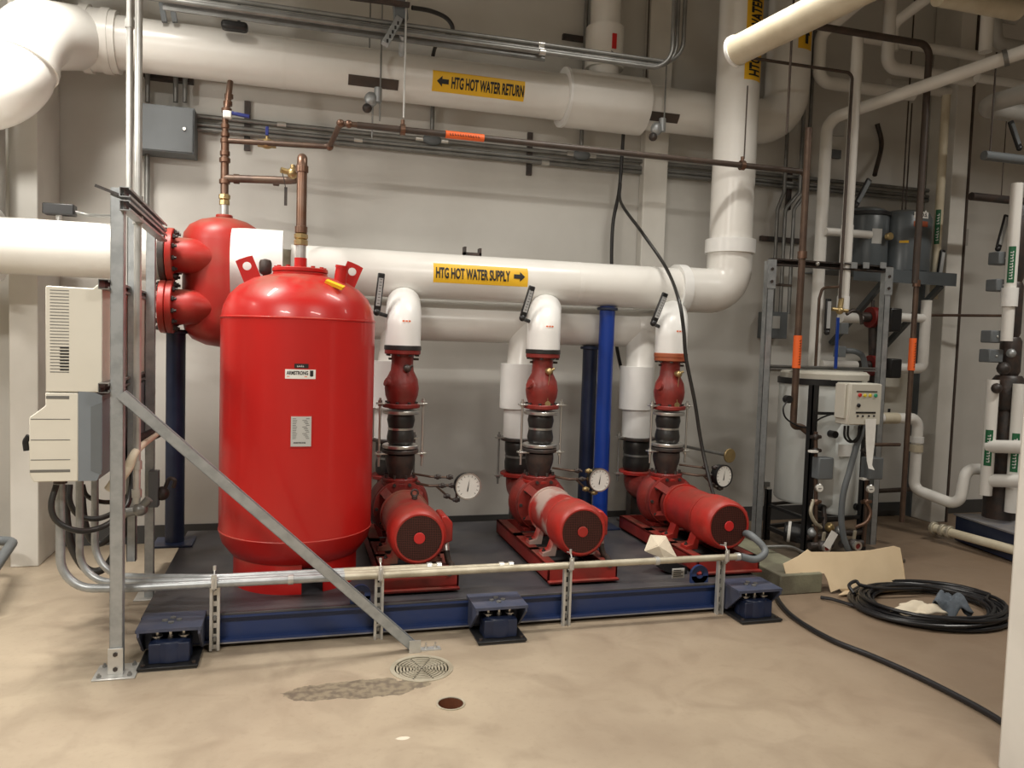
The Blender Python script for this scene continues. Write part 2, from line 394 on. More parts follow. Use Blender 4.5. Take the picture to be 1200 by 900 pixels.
struct('baseboard_right',MB().box(5.66,8.9,WALLY-.012,WALLY,0,.125),'base_rubber')
struct('trim_1',MB().box(5.613,5.630,5.49,5.52,0,5.19),'dark_pipe')
struct('trim_2',MB().box(2.86,2.872,WALLY-.012,WALLY,.125,5.2),'dark_pipe')
MB().box(-1.664,-1.507,5.33,5.79,0,5.19).build('column','column_paint',label='square white painted column at the far left against the wall',cat='column',bevel=.006)
MB().box(2.645,2.85,5.70,5.79,0,5.19).build('column','column_paint',label='white column on the wall behind the third pump and black cable',cat='column',bevel=.006)
MB().box(5.45,5.612,5.5,5.79,0,5.19).build('column','column_paint',label='white column by the far right pipes beyond the tank stand',cat='column',bevel=.006)
MB().box(2.484,2.9,1.75,2.135,0,5.19).build('column','column_paint',label='pale column cropped at the right edge of the picture, nearest the camera',cat='column',bevel=.01)
# ============================================================ SKID
SX0,SX1,SY0,SY1,SZ=-.66,2.62,3.80,5.42,.168
sk=thing('equipment_skid',(1,4.6,0),'long low blue steel skid with dark deck carrying tank and pumps','skid')
MB().box(SX0,SX1,SY0-.0,SY1,SZ-.012,SZ).build('deck_plate','deck_steel',sk,bevel=.002)
def chan(mb,p0,p1,y,inw,z0,z1,axis='x'):
    if axis=='x':
        mb.box(p0,p1,y+inw*.03,y+inw*.04,z0,z1); mb.box(p0,p1,y,y+inw*.075,z1-.012,z1); mb.box(p0,p1,y-inw*.006,y+inw*.075,z0,z0+.012)
    else:
        mb.box(y+inw*.03,y+inw*.04,p0,p1,z0,z1); mb.box(y,y+inw*.075,p0,p1,z1-.012,z1); mb.box(y,y+inw*.075,p0,p1,z0,z0+.012)
for nm,a in (('front_beam',('x',SY0,1)),('back_beam',('x',SY1,-1))):
    mb=MB(); chan(mb,SX0,SX1,a[1],a[2],.028,SZ-.012,'x'); mb.build(nm,'blue_steel',sk)
for a in ((SX0,1),(SX1,-1)):
    mb=MB(); chan(mb,SY0+.08,SY1-.08,a[0],a[1],.028,SZ-.012,'y'); mb.build('side_beam','blue_steel',sk)
MB().box(SX0,SX1,SY0-.008,SY0+.05,.022,.029).build('lower_flange','grimy_flange',sk)
# lifting lug near the third pump, small plate
def lug(x,y,z,r=.055):
    mb=MB(); mb.box(x-r,x+r,y,y+.02,z,z+r*.9); mb.ring((x,y+.01,z+r*1.05),(0,1,0),r,r*.42,.02,24); return mb
lug(2.215,3.82,SZ-.01,.053).build('lifting_lug','blue_steel',sk)
lug(.335,3.82,SZ-.01,.05).build('lifting_lug','blue_steel',sk)
mb=MB().box(2.065,2.14,3.86,3.864,SZ+.02,SZ+.075); mb.build('nameplate','paper_grey',sk)
mb=MB()
for i in range(4): mb.box(2.072,2.13-.012*(i%2),3.858,3.8605,SZ+.03+.011*i,SZ+.034+.011*i)
mb.build('plate_lettering','ink',sk)
# isolators with their skid brackets
for i,(cx,lab) in enumerate(((-.515,'leftmost spring isolator under the skid, near the grey post'),(1.01,'middle spring isolator under the skid front'),(2.475,'rightmost spring isolator under the skid, near the black hose'))):
    y0=3.615
    mb=MB(); mb.box(cx-.135,cx+.135,y0,SY0+.03,SZ-.004,SZ+.010)
    for s in (-1,1):
        x=cx+s*.125; mb.prism([(0,0),(.19,0),(.19,-.13),(.13,-.13),(0,-.018)],(x-.005,y0,SZ-.004),(0,1,0),(0,0,1),(1,0,0),.01)
    mb.box(cx-.125,cx+.125,y0+.14,y0+.15,SZ-.12,SZ-.004)
    mb.build('isolator_bracket','bracket_blue',sk)
    bolts(sk,'bracket_bolt','steel_dull',[((cx+dx,y0+.1+dy,SZ+.010),(0,0,1)) for dx,dy in ((-.03,0),(.03,0),(0,.03),(0,-.03))],.013,.007)
    t=thing('vibration_isolator',(cx,y0+.08,0),'navy '+lab,'vibration isolator','spring isolators under the skid')
    mb=MB(); mb.lathe([(.088,0),(.088,.085),(.08,.10),(.02,.10)],(cx,y0+.09,.016),(0,0,1),20); mb.box(cx-.085,cx+.085,y0+.012,y0+.12,.016,.108)
    mb.build('housing','navy',t,bevel=.006)
    mb=MB().box(cx-.125,cx+.125,y0-.03,y0+.185,.008,.018); mb.build('base_plate','black',t,bevel=.002)
    MB().box(cx-.12,cx+.12,y0-.025,y0+.18,0,.008).build('rubber_pad','rubber_pad',t)
    for dx in (-.055,0,.055):
        mb=MB(); mb.cyl((cx+dx,y0+.06,.095),(cx+dx,y0+.06,SZ-.006),.007,n=8); mb.disc((cx+dx,y0+.06,.128),(0,0,1),.024 if dx else .012,.005); mb.bolt((cx+dx,y0+.06,.108),(0,0,1),.013,.012)
        mb.build('levelling_bolt','steel_bright',t)
    for dx in (-.105,.105):
        mb=MB().bolt((cx+dx,y0+.0,.018),(0,0,1),.009,.007); mb.build('anchor_bolt','dark_iron',t)
# ============================================================ EXPANSION TANK
TX,TY=.025,4.33
tk=thing('expansion_tank',(TX,TY,SZ),'large upright bright red cylindrical pressure tank at the left of the skid','tank')
prof=[(.02,.235),(.16,.25),(.27,.285),(.34,.33),(.385,.39),(.402,.45),(.403,.452),(.403,.456),(.400,.458),(.400,1.565),(.404,1.568),(.404,1.574),(.398,1.577),(.388,1.63),(.36,1.69),(.31,1.74),(.24,1.78),(.15,1.805),(.05,1.815),(0,1.816)]
MB().lathe(prof,(TX,TY,0),(0,0,1),72).build('vessel','tank_red',tk)
for a0,a1 in ((-165,-98),(-82,-25),(-5,80),(100,175)):
    mb=MB(); pr=[(.325,SZ),(.325,.36),(.317,.36),(.317,SZ),(.325,SZ)]
    mb.lathe(pr,(TX,TY,0),(0,0,1),14,R(a0)+PI,R(a1)+PI); mb.build('skirt','tank_red',tk)
mb=MB(); mb.disc((TX,TY,1.832),(0,0,1),.145,.022,36); mb.disc((TX,TY,1.81),(0,0,1),.142,.02,36)
mb.build('top_flange','tank_red',tk)
bolts(tk,'flange_bolt','tank_red',[((TX+.125*math.cos(2*PI*k/12),TY+.125*math.sin(2*PI*k/12),1.843),(0,0,1)) for k in range(12)],.012,.009)
mb=MB().cyl((TX,TY,1.84),(TX,TY,1.90),.033,n=20); mb.build('flange_boss','tank_red',tk)
for sgn,ang in ((-1,R(-22)),(1,R(22))):
    cx=TX+sgn*.262; z=1.745; u=V((math.cos(ang),0,-math.sin(ang)*1)); vv=V((math.sin(ang),0,math.cos(ang)))
    c=V((cx,TY-.05,z+.075)); N=20; outer=[]; inner=[]
    for k in range(N):
        a=2*PI*k/N; ca,sa=math.cos(a),math.sin(a); q=max(abs(ca)/.045,abs(sa)/.065); outer.append((ca/q,sa/q)); inner.append((.022*ca,.022*sa+.02))
    mb=MB(); vs=[c+u*a+vv*b for a,b in outer]+[c+u*a+vv*b for a,b in inner]; off=V((0,.012,0)); vs+= [p+off for p in vs]
    fs=[]
    for k in range(N):
        j=(k+1)%N; fs+=[(k,j,N+j,N+k),(2*N+j,2*N+k,3*N+k,3*N+j),(k,2*N+k,2*N+j,j),(N+j,3*N+j,3*N+k,N+k)]
    mb.add(vs,fs).build('lifting_eye','tank_red',tk,flat=True)
p=V((TX+.2,TY-.12,1.755)); d=V((.12,-.05,1)).normalized()
mb=MB().cyl(p,p+d*.10,.033,n=20); mb.ring(p+d*.10,d,.036,.026,.014,20); nz=mb.build('side_coupling','tank_red',tk)
MB().disc(p+d*.106,d,.0255,.002).build('bore','black',nz)
def tankfn(x,z,rad=.4):
    a0=(x-TX)/rad
    return lambda a,b,t: V((TX+(rad+t)*math.sin(a0+a/rad),TY-(rad+t)*math.cos(a0+a/rad),z+b))
def Xof(px,py,Y): return W(px,py,Y).x
yf=TY-.4
def zt(py): return W(352,py,yf).z
x0=W(334,438,yf).x; x1=W(370,438,yf).x
f=tankfn(x0,zt(444)); wd=x1-x0; ht=zt(433)-zt(444)
lb=patch(MB(),wd,ht,f,.0015,8,1).build('maker_label','paper',tk)
mb=MB(); put(mb,text2d('ARMSTRONG',wd*.70,ht*.42),wd*.05,ht*.42,f,.003); mb.add([f(wd*.81+a*wd*.11,b*ht*.65+ht*.25,.003) for a,b in ((0,.1),(.3,0),(.7,0),(1,.1),(1,1),(0,1))],[(0,1,2,3,4,5)])
mb.build('lettering','ink',lb,flat=True)
mb=MB(); mb.add([f(a,b,.0028) for a,b in ((wd*.06,ht*.2),(wd*.72,ht*.2),(wd*.72,ht*.28),(wd*.06,ht*.28))],[(0,1,2,3)]); mb.build('strapline','orange_ink',lb,flat=True)
x0=W(345,429,yf).x; f=tankfn(x0,zt(431.5)); wd=.067; ht=.022
lb=patch(MB(),wd,ht,f,.0015,6,1).build('model_label','ink',tk)
mb=MB(); put(mb,marks2d(wd*.6,ht*.45,6,2),wd*.2,ht*.25,f,.003); mb.build('lettering','white_ink',lb,flat=True)
x0=W(341,505,yf).x; f=tankfn(x0,zt(523)); wd=W(364.5,505,yf).x-x0; ht=zt(488)-zt(523)
pl=patch(MB(),wd+.01,ht+.012,lambda a,b,t:f(a-.005,b-.006,t),.006,6,1).build('data_plate_frame','tank_red',tk)
patch(MB(),wd,ht,f,.009,6,1).build('data_plate','paper_grey',pl)
mb=MB()
for i in range(13):
    yy=ht*(.92-.055*i); a,b=wd*.08,wd*(.9-.12*((i*7)%4)/3)
    mb.add([f(p_,q_,.0102) for p_,q_ in ((a,yy),(b,yy),(b,yy+.0022),(a,yy+.0022))],[(0,1,2,3)])
put(mb,text2d('ARMSTRONG',wd*.6,ht*.05),wd*.12,ht*.1,f,.0102)
mb.build('plate_lettering','ink',pl,flat=True)
# yellow sticker on dome
c0,c1=V((TX+.12,TY-.235,1.757)),V((TX+.205,TY-.28,1.722))
n=V((.35,-.65,.75)).normalized(); dd=(c1-c0).normalized(); s2=n.cross(dd)
MB().obox((c0+c1)/2+n*.016,(c1-c0).length,.022,.02,dd,s2,n).build('sticker','yellow_label',tk)
# drain valve under the vessel
mb=MB().cyl((TX+.01,TY-.25,.235),(TX+.01,TY-.25,.30),.012); mb.sph((TX+.01,TY-.25,.235),.02); mb.cyl((TX+.01,TY-.3,.235),(TX+.01,TY-.25,.235),.011)
mb.build('drain_valve','brass',tk)
# ============================================================ MAIN PIPES
HY,HZ,HR=5.15,1.906,.152
RX=3.11
def xfn(x,yc,zc,rad,z0ang,flip=False): # wrap on a pipe running along X, facing the camera
    return lambda a,b,t: V((x+a,yc-(rad+t)*math.cos(z0ang+b/rad),zc+(rad+t)*math.sin(z0ang+b/rad)))
hs=thing('insulated_pipe',(1.5,HY,HZ-HR),'white jacketed hot water supply header bending up into a tall riser','pipe')
MB().tube([(-.03,HY,HZ),(2.75,HY,HZ)],HR,48).build('header_jacket','white_jacket',hs)
mb=MB(); mb.tube([(2.70,HY,HZ),(RX,HY,HZ),(RX,HY,2.26)],HR+.012,48,bend=.30,seg=14); mb.build('elbow_jacket','white_jacket',hs)
mb=MB(); mb.ring((2.70,HY,HZ),(1,0,0),HR+.028,HR-.01,.07,48); mb.build('elbow_collar','white_jacket_clean',hs)
mb=MB(); mb.ring((RX,HY,2.24),(0,0,1),HR+.032,HR-.01,.10,48); mb.build('elbow_collar','white_jacket_clean',hs)
MB().tube([(RX,HY,2.26),(RX,HY,5.19)],HR+.004,48).build('riser_jacket','white_jacket',hs)
for x in (.3,1.9,2.5): MB().ring((x,HY,HZ),(1,0,0),HR+.0015,HR-.01,.035,48).build('jacket_lap','white_jacket',hs)
# supply marker
a=W(508,322,HY-HR).x; b=W(619,322,HY-HR).x; lh=.128; A0=-.02
f=xfn(a,HY,HZ,HR,-.04-lh/2/HR+.30-.17)
mk=patch(MB(),b-a,lh,f,.0015,1,12).build('pipe_marker','yellow_label',hs)
mb=MB(); L=b-a
put(mb,text2d('HTG HOT WATER SUPPLY',L*.78,lh*.56),L*.025,lh*.22,f,.0045); put(mb,arrow(L*.12,lh*.5,True),L*.845,lh*.26,f,.0045)
mb.build('lettering','ink',mk,flat=True)
# riser marker (vertical, at its right shoulder)
ang0=R(4)
def rfn(zb,start): return lambda a,b,t: V((RX+(HR+.004+t)*math.sin(start+a/HR),HY-(HR+.004+t)*math.cos(start+a/HR),zb+b))
zb=W(873,102,HY).z; f=rfn(zb,R(-16)); hh=1.05; ww=.165
mk=patch(MB(),ww,hh,f,.0015,12,1).build('pipe_marker','yellow_label',hs)
mb=MB(); vs,fs=text2d('HTG HOT WATER SUPPLY',.80,.10); put(mb,([(.10-q+.03,p_+.03) for p_,q in vs],fs),0,0,f,.0045)
vs,fs=arrow(.11,.08,True); put(mb,([(.08-q+.028,p_+.87) for p_,q in vs],fs),0,0,f,.0045)
mb.build('lettering','ink',mk,flat=True)
# left part of the header, up to the separator flange
LZ=1.935
NY=HY-.17
hl=thing('insulated_pipe',(-1.6,HY,LZ-.16),'white jacketed pipe from the left edge to the red separator','pipe')
xf=W(189,297,HY-.17).x
MB().tube([(-3.2,NY,LZ),(xf-.05,NY,LZ)],.158,48).build('jacket','white_jacket',hl)
MB().ring((-1.63,NY,LZ),(1,0,0),.2,.15,.06,48).build('end_collar','white_jacket_clean',hl)
MB().tube([(xf-.05,NY,LZ),(xf,NY,LZ)],.150,40).build('jacket_end','grey_jacket',hl)
# return header behind/below
LY,LRZ,LR=5.36,W(520,401,5.33).z+.145,.140
rh=thing('insulated_pipe',(1.0,LY,LRZ-LR),'white jacketed lower header behind the pumps, partly hidden by the supply pipe','pipe')
MB().tube([(-.2,LY,LRZ),(2.52,LY,LRZ)],LR,44).build('jacket','white_jacket',rh)
mb=MB(); mb.sph((2.55,LY,LRZ),LR*1.12,28,(1.5,1,1)); mb.build('end_cap','white_jacket',rh)
# hot water return overhead
RY,RZ,RR=5.50,W(450,88.5,5.34).z,.163
RZ=W(450,88.5,5.50).z
RXE=W(925,50,RY).x
hr=thing('insulated_pipe',(1.0,RY,RZ-RR),'white jacketed hot water return pipe running high across the wall','pipe')
xl=W(20,38,RY).x
MB().tube([(W(135,48,RY).x,RY,RZ),(W(850,140,RY).x,RY,RZ)],RR,48).build('jacket','white_jacket',hr)
mb=MB(); mb.tube([(W(850,140,RY).x,RY,RZ),(RXE,RY,RZ),(RXE,RY,5.19)],[RR+.008],48,bend=.42,seg=14); mb.build('elbow_jacket','white_jacket',hr)
xs0,xs1=W(665,114,RY-.1).x,W(758,126,RY-.1).x
mb=MB(); mb.tube([(xs0,RY,RZ),(xs1,RY,RZ)],.208,48); mb.build('valve_jacket','white_jacket',hr)
MB().ring((xs0,RY,RZ),(1,0,0),.212,.165,.02,48).build('jacket_rim','white_jacket_clean',hr)
xe=W(100,45,RY).x
A_=V((W(92,46,RY).x,RY,RZ)); B_=W(36,40,4.95); C_=W(6,116,4.80); D_=C_+V((-.7,-.1,-.03))
mb=MB(); mb.tube([(W(140,48,RY).x,RY,RZ),A_,B_,C_,D_],.188,44,bend=.24,seg=14); mb.build('elbow_jacket','white_jacket',hr)
for px,r_ in ((103,.203),(127,.197)): MB().ring((W(px,45,RY).x,RY,RZ),(1,0,0),r_,.16,.05,48).build('elbow_collar','white_jacket',hr)
q_=B_+(C_-B_)*.45; MB().ring(q_,(C_-B_),.198,.17,.03,48).build('elbow_collar','white_jacket',hr)
for px in (332,457): MB().ring((W(px,70,RY-.16).x,RY,RZ),(1,0,0),RR+.0015,RR-.01,.03,48).build('jacket_lap','white_jacket',hr)
a=W(507,97,RY-RR).x; b=W(615.5,97,RY-RR).x; lh=.137; L=b-a; ang=-.27
f=xfn(a,RY,RZ,RR,ang-lh/2/RR)
mk=patch(MB(),L,lh,f,.0015,1,12).build('pipe_marker','yellow_label',hr)
mb=MB(); put(mb,text2d('HTG HOT WATER RETURN',L*.79,lh*.56),L*.20,lh*.22,f,.0045); put(mb,arrow(L*.125,lh*.5),L*.045,lh*.26,f,.0045)
mb.build('lettering','ink',mk,flat=True)
# marker on the vertical return, arrow down
def vfn(xc,yc,rad,start,zb): return lambda a,b,t: V((xc+(rad+t)*math.sin(start+a/rad),yc-(rad+t)*math.cos(start+a/rad),zb+b))
zb=W(932,60,RY-.1).z; f=vfn(RXE,RY,RR+.008,R(-12),zb)
mk=patch(MB(),.15,.9,f,.0015,10,1).build('pipe_marker','yellow_label',hr)
mb=MB(); vs,fs=arrow(.12,.07); put(mb,([(q+.04,.16-p_) for p_,q in vs],fs),0,0,f,.0045)
vs,fs=text2d('HTG HOT WATER RETURN',.66,.08); put(mb,([(.115-q,p_+.2) for p_,q in vs],fs),0,0,f,.0045); mb.build('lettering','ink',mk,flat=True)
# white stub pipe above the return with the red handle
sx=W(708,40,5.6).x
st=thing('insulated_pipe',(sx,5.6,RZ),'white vertical pipe with red valve handle above the return pipe','pipe')
MB().tube([(sx,5.58,RZ+.1),(sx,5.58,5.19)],.115,36).build('jacket','white_jacket',st)
MB().ring((sx,5.58,RZ+.42),(0,0,1),.145,.11,.3,36).build('valve_jacket','white_jacket',st)
hx=W(720,48,5.43)
MB().obox(hx,.035,.012,.11).build('valve_handle','red_plastic',st,bevel=.003)
MB().cyl((hx.x,5.44,hx.z-.07),(hx.x-.02,5.5,hx.z-.1),.02).build('valve_stem','dark_iron',st)
# cream pipe overhead coming towards camera
p0=W(862,60,4.3); p1=W(1010,-14,3.5)
cp=thing('insulated_pipe',p0,'cream jacketed pipe end slanting in front of the riser at the top','pipe')
MB().tube([p0,p0+(p1-p0)*1.9],.088,32).build('jacket','cream_pipe',cp)
dn=(p1-p0).normalized(); MB().ring(p0,dn,.096,.07,.02,32).build('end_rim','white_jacket_clean',cp)
MB().bar(p0+V((.0,-.088,.012)),p0+(p1-p0)*1.9+V((0,-.088,.012)),.006,.004).build('jacket_seam','copper_dark',cp)
# ============================================================ AIR SEPARATOR
AX=W(262,330,HY).x; AR=.238; ATZ=W(262,255,HY).z; ABZ=W(250,407,HY).z
sp=thing('air_separator',(AX,HY,ABZ),'dusty red air separator vessel with two flanged nozzles behind the tank','air separator')
H=ATZ-ABZ
prof=[(0,0),(.10,.015),(.18,.05),(.225,.11),(AR,.18),(AR,H-.16),(.232,H-.11),(.20,H-.06),(.14,H-.025),(.07,H-.006),(0,H)]
MB().lathe(prof,(AX,HY,ABZ),(0,0,1),48).build('vessel','dusty_red',sp)
for z,nm in ((LZ,'u'),(W(200,360,HY).z,'l')):
    mb=MB(); mb.lathe([(.105,0),(.105,.08),(.10,.13),(.072,.20),(.035,.265),(.0,.31)],(xf+.07,NY,z),(1,.0,0),36); mb.build('nozzle','dusty_red',sp)
    mb=MB(); mb.disc((xf+.055,NY,z),(1,0,0),.158,.036,36); mb.build('nozzle_flange','dusty_red',sp)
    mb=MB(); mb.disc((xf+.016,NY,z),(1,0,0),.158,.036,36); mb.build('mating_flange','dark_iron' if nm=='u' else 'dusty_red',sp)
    for k in range(12):
        a=2*PI*k/12+.2; cy,cz=NY+.133*math.cos(a),z+.133*math.sin(a)
        bolts(sp,'flange_bolt','dark_iron',[((xf-.002,cy,cz),(-1,0,0)),((xf+.073,cy,cz),(1,0,0))],.015,.014,.014)
mb=MB(); mb.disc((AX,HY,ATZ+.006),(0,0,1),.05,.02); mb.build('top_boss','dusty_red',sp)
# insulated nozzle box on the separator's right
x0,x1=W(270,310,HY-.3).x,W(331,310,HY-.3).x
bx=thing('insulation_sleeve',(x0,HY,HZ-.2),'short wide white insulation sleeve between separator and supply header','pipe insulation')
MB().tube([(x0,HY-.13,HZ-.01),(x1,HY-.13,HZ-.01)],.228,48).build('sleeve','white_jacket_clean',bx)
MB().tube([(x1-.01,HY,HZ),(x1+.06,HY,HZ)],.12,32).build('bare_pipe','galv_dirty',bx)
# ============================================================ BLUE STANDS
def stand(x,y,ztop,r,lab,m='blue_post'):
    t=thing('pipe_stand',(x,y,SZ),lab,'pipe stand')
    MB().cyl((x,y,SZ+.012),(x,y,ztop),r,n=28).build('post',m,t)
    MB().box(x-.115,x+.115,y-.115,y+.115,SZ,SZ+.014).build('base_plate','navy',t,bevel=.003)
    MB().disc((x,y,ztop-.015),(0,0,1),r+.02,.02).build('top_plate','navy',t)
stand(W(205,500,5.1).x,5.12,W(205,386,5.1).z,.056,'dark navy pipe stand under the blanked separator flange','navy')
stand(W(706,480,HY).x,HY-.02,HZ-HR-.0,.055,'bright blue pipe stand under the supply header behind the second pump')
stand(W(688,480,LY).x,LY-.02,LRZ-LR,.055,'dark blue pipe stand just left of the bright blue one','navy')
# ============================================================ PUMPS
DY=4.75; SYC=5.22
def zD(py): return W(631,py,DY).z
ZD={k:zD(k) for k in (350,408,412,419,425,440,462,475,480,484,500,503,512,520,527,540,552,560)}
MZ=.455
names=('first pump from the left, beside the big red tank','second pump from the left, with pale worn motor casing','third pump from the left, nearest the white chemical tank')
which=('first pump from the left','second pump from the left','third pump from the left')
def make_pump(X,i):
    g='pumps on the skid'
    t=thing('centrifugal_pump',(X,4.4,SZ),'red close-coupled '+names[i],'pump',g)
    # base frame
    mb=MB(); bx0,bx1,by0,by1=X-.195,X+.215,3.93,5.05; zb=SZ+.012; ztp=SZ+.10
    for x,s in ((bx0,1),(bx1,-1)):
        mb.box(x,x+s*.012,by0,by1,zb,ztp); mb.box(x,x+s*.07,by0,by1,ztp-.010,ztp); mb.box(x,x+s*.05,by0,by1,zb,zb+.01)
    mb.box(bx0,bx1,by0,by0+.012,zb,ztp); mb.box(bx0,bx1,by0-.03,by0+.04,zb,zb+.012); mb.box(bx0,bx1,by0,by0+.05,ztp-.01,ztp)
    mb.box(bx0,bx1,by1-.012,by1,zb,ztp); mb.box(bx0,bx1,4.28,4.33,ztp-.01,ztp); mb.box(bx0,bx1,4.60,4.68,ztp-.01,ztp)
    mb.build('base_frame','base_red',t,bevel=.002)
    MB().box(bx0+.02,bx1-.02,by0+.01,by1,SZ,zb).build('rubber_pad','rubber_pad',t)
    # cover
    Yc=3.93
    mb=MB(); mb.lathe([(.150,.19),(.152,.12),(.148,.04),(.140,.012),(.128,0),(.1195,0),(.1195,.02)],(X,Yc,MZ),(0,1,0),44); fc=mb.build('fan_cover','pump_red',t)
    MB().disc((X,Yc+.016,MZ),(0,1,0),.119,.004,40).build('shadow_plate','black',fc)  # black disc stands in for the shade behind the grille
    mb=MB(); q=.0095; k=-12
    while k<=12:
        h=math.sqrt(max(.12**2-(k*q)**2,0))
        if h>.01: mb.box(X+k*q-.0009,X+k*q+.0009,Yc+.003,Yc+.005,MZ-h,MZ+h); mb.box(X-h,X+h,Yc+.005,Yc+.007,MZ+k*q-.0009,MZ+k*q+.0009)
        k+=1
    mb.build('grille','grille_brown',fc,flat=True)
    MB().disc((X,Yc,MZ),(0,1,0),.030,.008,14).build('hub_cap','red_plastic' if i!=1 else 'pump_red',fc)
    # motor body
    bm={0:'dusty_motor',1:'worn_red',2:'pump_red'}[i]
    mb=MB(); mb.lathe([(.12,.17),(.140,.18),(.140,.24),(.136,.25),(.136,.56),(.130,.58),(.10,.60),(.075,.62),(.075,.68)],(X,Yc,MZ),(0,1,0),44)
    for yy in (Yc+.215,Yc+.55):
        mb.ring((X,yy,MZ),(0,1,0),.145,.12,.02,40)
    mb.build('motor_body',bm,t)
    for sx in (-1,1):
        for y0 in (Yc+.20,Yc+.46):
            MB().prism([(0,0),(.075,0),(.075,.018),(.03,.03),(-.0,.12),(-.02,.12)],(X+sx*.085,y0,SZ+.10),(sx,0,0),(0,0,1),(0,1,0),.075).build('motor_foot',bm,t)
    bolts(t,'foot_bolt','dark_iron',[((X+sx*.145,y0,SZ+.117),(0,0,1)) for sx in (-1,1) for y0 in (Yc+.235,Yc+.495)],.012,.012,.01)
    # junction box on the right
    mb=MB(); mb.prism([(0,-.075),(.065,-.055),(.065,.045),(.03,.085),(0,.085)],(X+.135,Yc+.12,MZ+.0),(1,0,0),(0,0,1),(0,1,0),.17)
    jb=mb.build('junction_box','pump_red',t,bevel=.008)
    mb=MB(); mb.cyl((X+.17,Yc+.17,MZ-.07),(X+.17,Yc+.15,MZ-.115),.022,n=16); mb.build('conduit_hub','steel_bright',jb)
    mb=MB(); mb.tube([(X+.17,Yc+.155,MZ-.10),(X+.185,Yc+.14,MZ-.17),(X+.20,Yc+.12,SZ+.1),(X+.16,Yc-.02,SZ+.10)],.017,12,smooth=True)
    if i!=2: mb.build('flexible_conduit','dark_iron',jb)
    # lifting eye
    e=V((X+.02,Yc+.33,MZ+.137)); mb=MB(); mb.cyl(e,e+V((0,0,.015)),.016); mb.tube([e+V((.019*math.cos(a),0,.034+.019*math.sin(a))) for a in [2*PI*j/14 for j in range(15)]],.006,8)
    if i==0: mb.build('eye_bolt','dark_iron',t)
    mb=MB(); 
    # bracket (open ribs) between motor and casing
    yb=Yc+.60
    mb.ring((X,yb+.02,MZ),(0,1,0),.125,.07,.03,36)
    for k in range(4):
        a=PI/4+PI/2*k; c=V((X+.105*math.cos(a),yb,MZ+.105*math.sin(a))); mb.bar(c,c+V((.04*math.cos(a),.12,.04*math.sin(a))),.04,.05,(math.cos(a),0,math.sin(a)))
    mb.ring((X,yb+.125,MZ),(0,1,0),.168,.10,.03,40)
    mb.build('bracket','valve_red',t)
    bolts(t,'casing_bolt','dark_iron',[((X+.15*math.cos(2*PI*k/10),yb+.108,MZ+.15*math.sin(2*PI*k/10)),(0,-1,0)) for k in range(10)],.011,.012)
    # volute
    mb=MB(); mb.lathe([(.05,-.085),(.12,-.08),(.165,-.06),(.185,-.02),(.19,.02),(.175,.055),(.14,.08),(.10,.10),(.09,.13)],(X,DY+.02,MZ),(0,1,0),40)
    mb.tube([(X+.0,DY,MZ+.05),(X,DY,ZD[560]-.01)],[.10,.062],24)
    mb.tube([(X,DY+.10,MZ),(X,SYC,MZ),(X,SYC,ZD[560]-.06)],[.088],32,bend=.16,seg=10)
    mb.build('volute','valve_red' if i else 'cast_red',t)
    mb=MB(); mb.disc((X,DY,ZD[560]-.012),(0,0,1),.112,.024,32); mb.build('discharge_flange','pump_red' if i else 'cast_red',t)
    mb=MB(); mb.disc((X,SYC,ZD[560]-.055),(0,0,1),.130,.026,32); mb.build('suction_flange','pump_red' if i else 'cast_red',t)
    mb=MB(); mb.box(X-.06,X+.06,DY-.02,DY+.06,SZ+.10,MZ-.13); mb.box(X-.1,X+.1,DY-.05,DY+.09,SZ+.10,SZ+.12); mb.build('casing_foot','cast_red',t)
    mb=MB(); mb.box(X-.05,X+.05,SYC-.04,SYC+.04,SZ+.014,MZ-.06); mb.box(X-.1,X+.1,SYC-.09,SYC+.09,SZ,SZ+.016); mb.build('suction_foot','dark_iron',t)
    # ---- discharge train
    rc=('cast_red','valve_red','valve_red')[i]
    c=lambda z:(X,DY,z)
    d=thing('pump_reducer',c(ZD[552]),'dark iron reducer above the '+which[i],'pipe fitting','reducers above the pumps')
    MB().lathe([(.060,0),(.066,.03),(.088,.10),(.092,.13),(.09,ZD[527]-ZD[560]-.02)],c(ZD[560]),(0,0,1),32).build('cone','dark_iron',d)
    mb=MB(); mb.disc(c(ZD[556] if 556 in ZD else ZD[560]+.012),(0,0,1),.112,.022,32); mb.build('lower_flange','cast_red',d)
    mb=MB(); mb.disc(c(ZD[527]+.002),(0,0,1),.112,.024,32); mb.build('upper_flange','dark_iron',d)
    bolts(d,'flange_bolt','dark_iron',[((X+.092*math.cos(2*PI*k/8+.3),DY+.092*math.sin(2*PI*k/8+.3),ZD[560]-.035),(0,0,1)) for k in range(8)],.009,.08)
    fx=thing('flexible_connector',c(ZD[520]),'twin-sphere black rubber connector on the discharge of the '+which[i],'flexible connector','rubber connectors above the pumps')
    z0,z1=ZD[520]+.006,ZD[484]-.004; hgt=z1-z0
    MB().lathe([(.072,0),(.082,.012),(.085,hgt*.22),(.078,hgt*.42),(.073,hgt*.5),(.078,hgt*.58),(.086,hgt*.78),(.08,hgt*.95),(.076,hgt)],c(z0),(0,0,1),32).build('bellows','rubber',fx)
    MB().ring(c(z0+hgt*.5),(0,0,1),.079,.07,.012,32).build('centre_ring','steel_bright',fx)
    for z in (ZD[520]-.008,ZD[484]+.004): MB().disc(c(z),(0,0,1),.112,.022,36).build('ring_flange','steel_bright',fx)
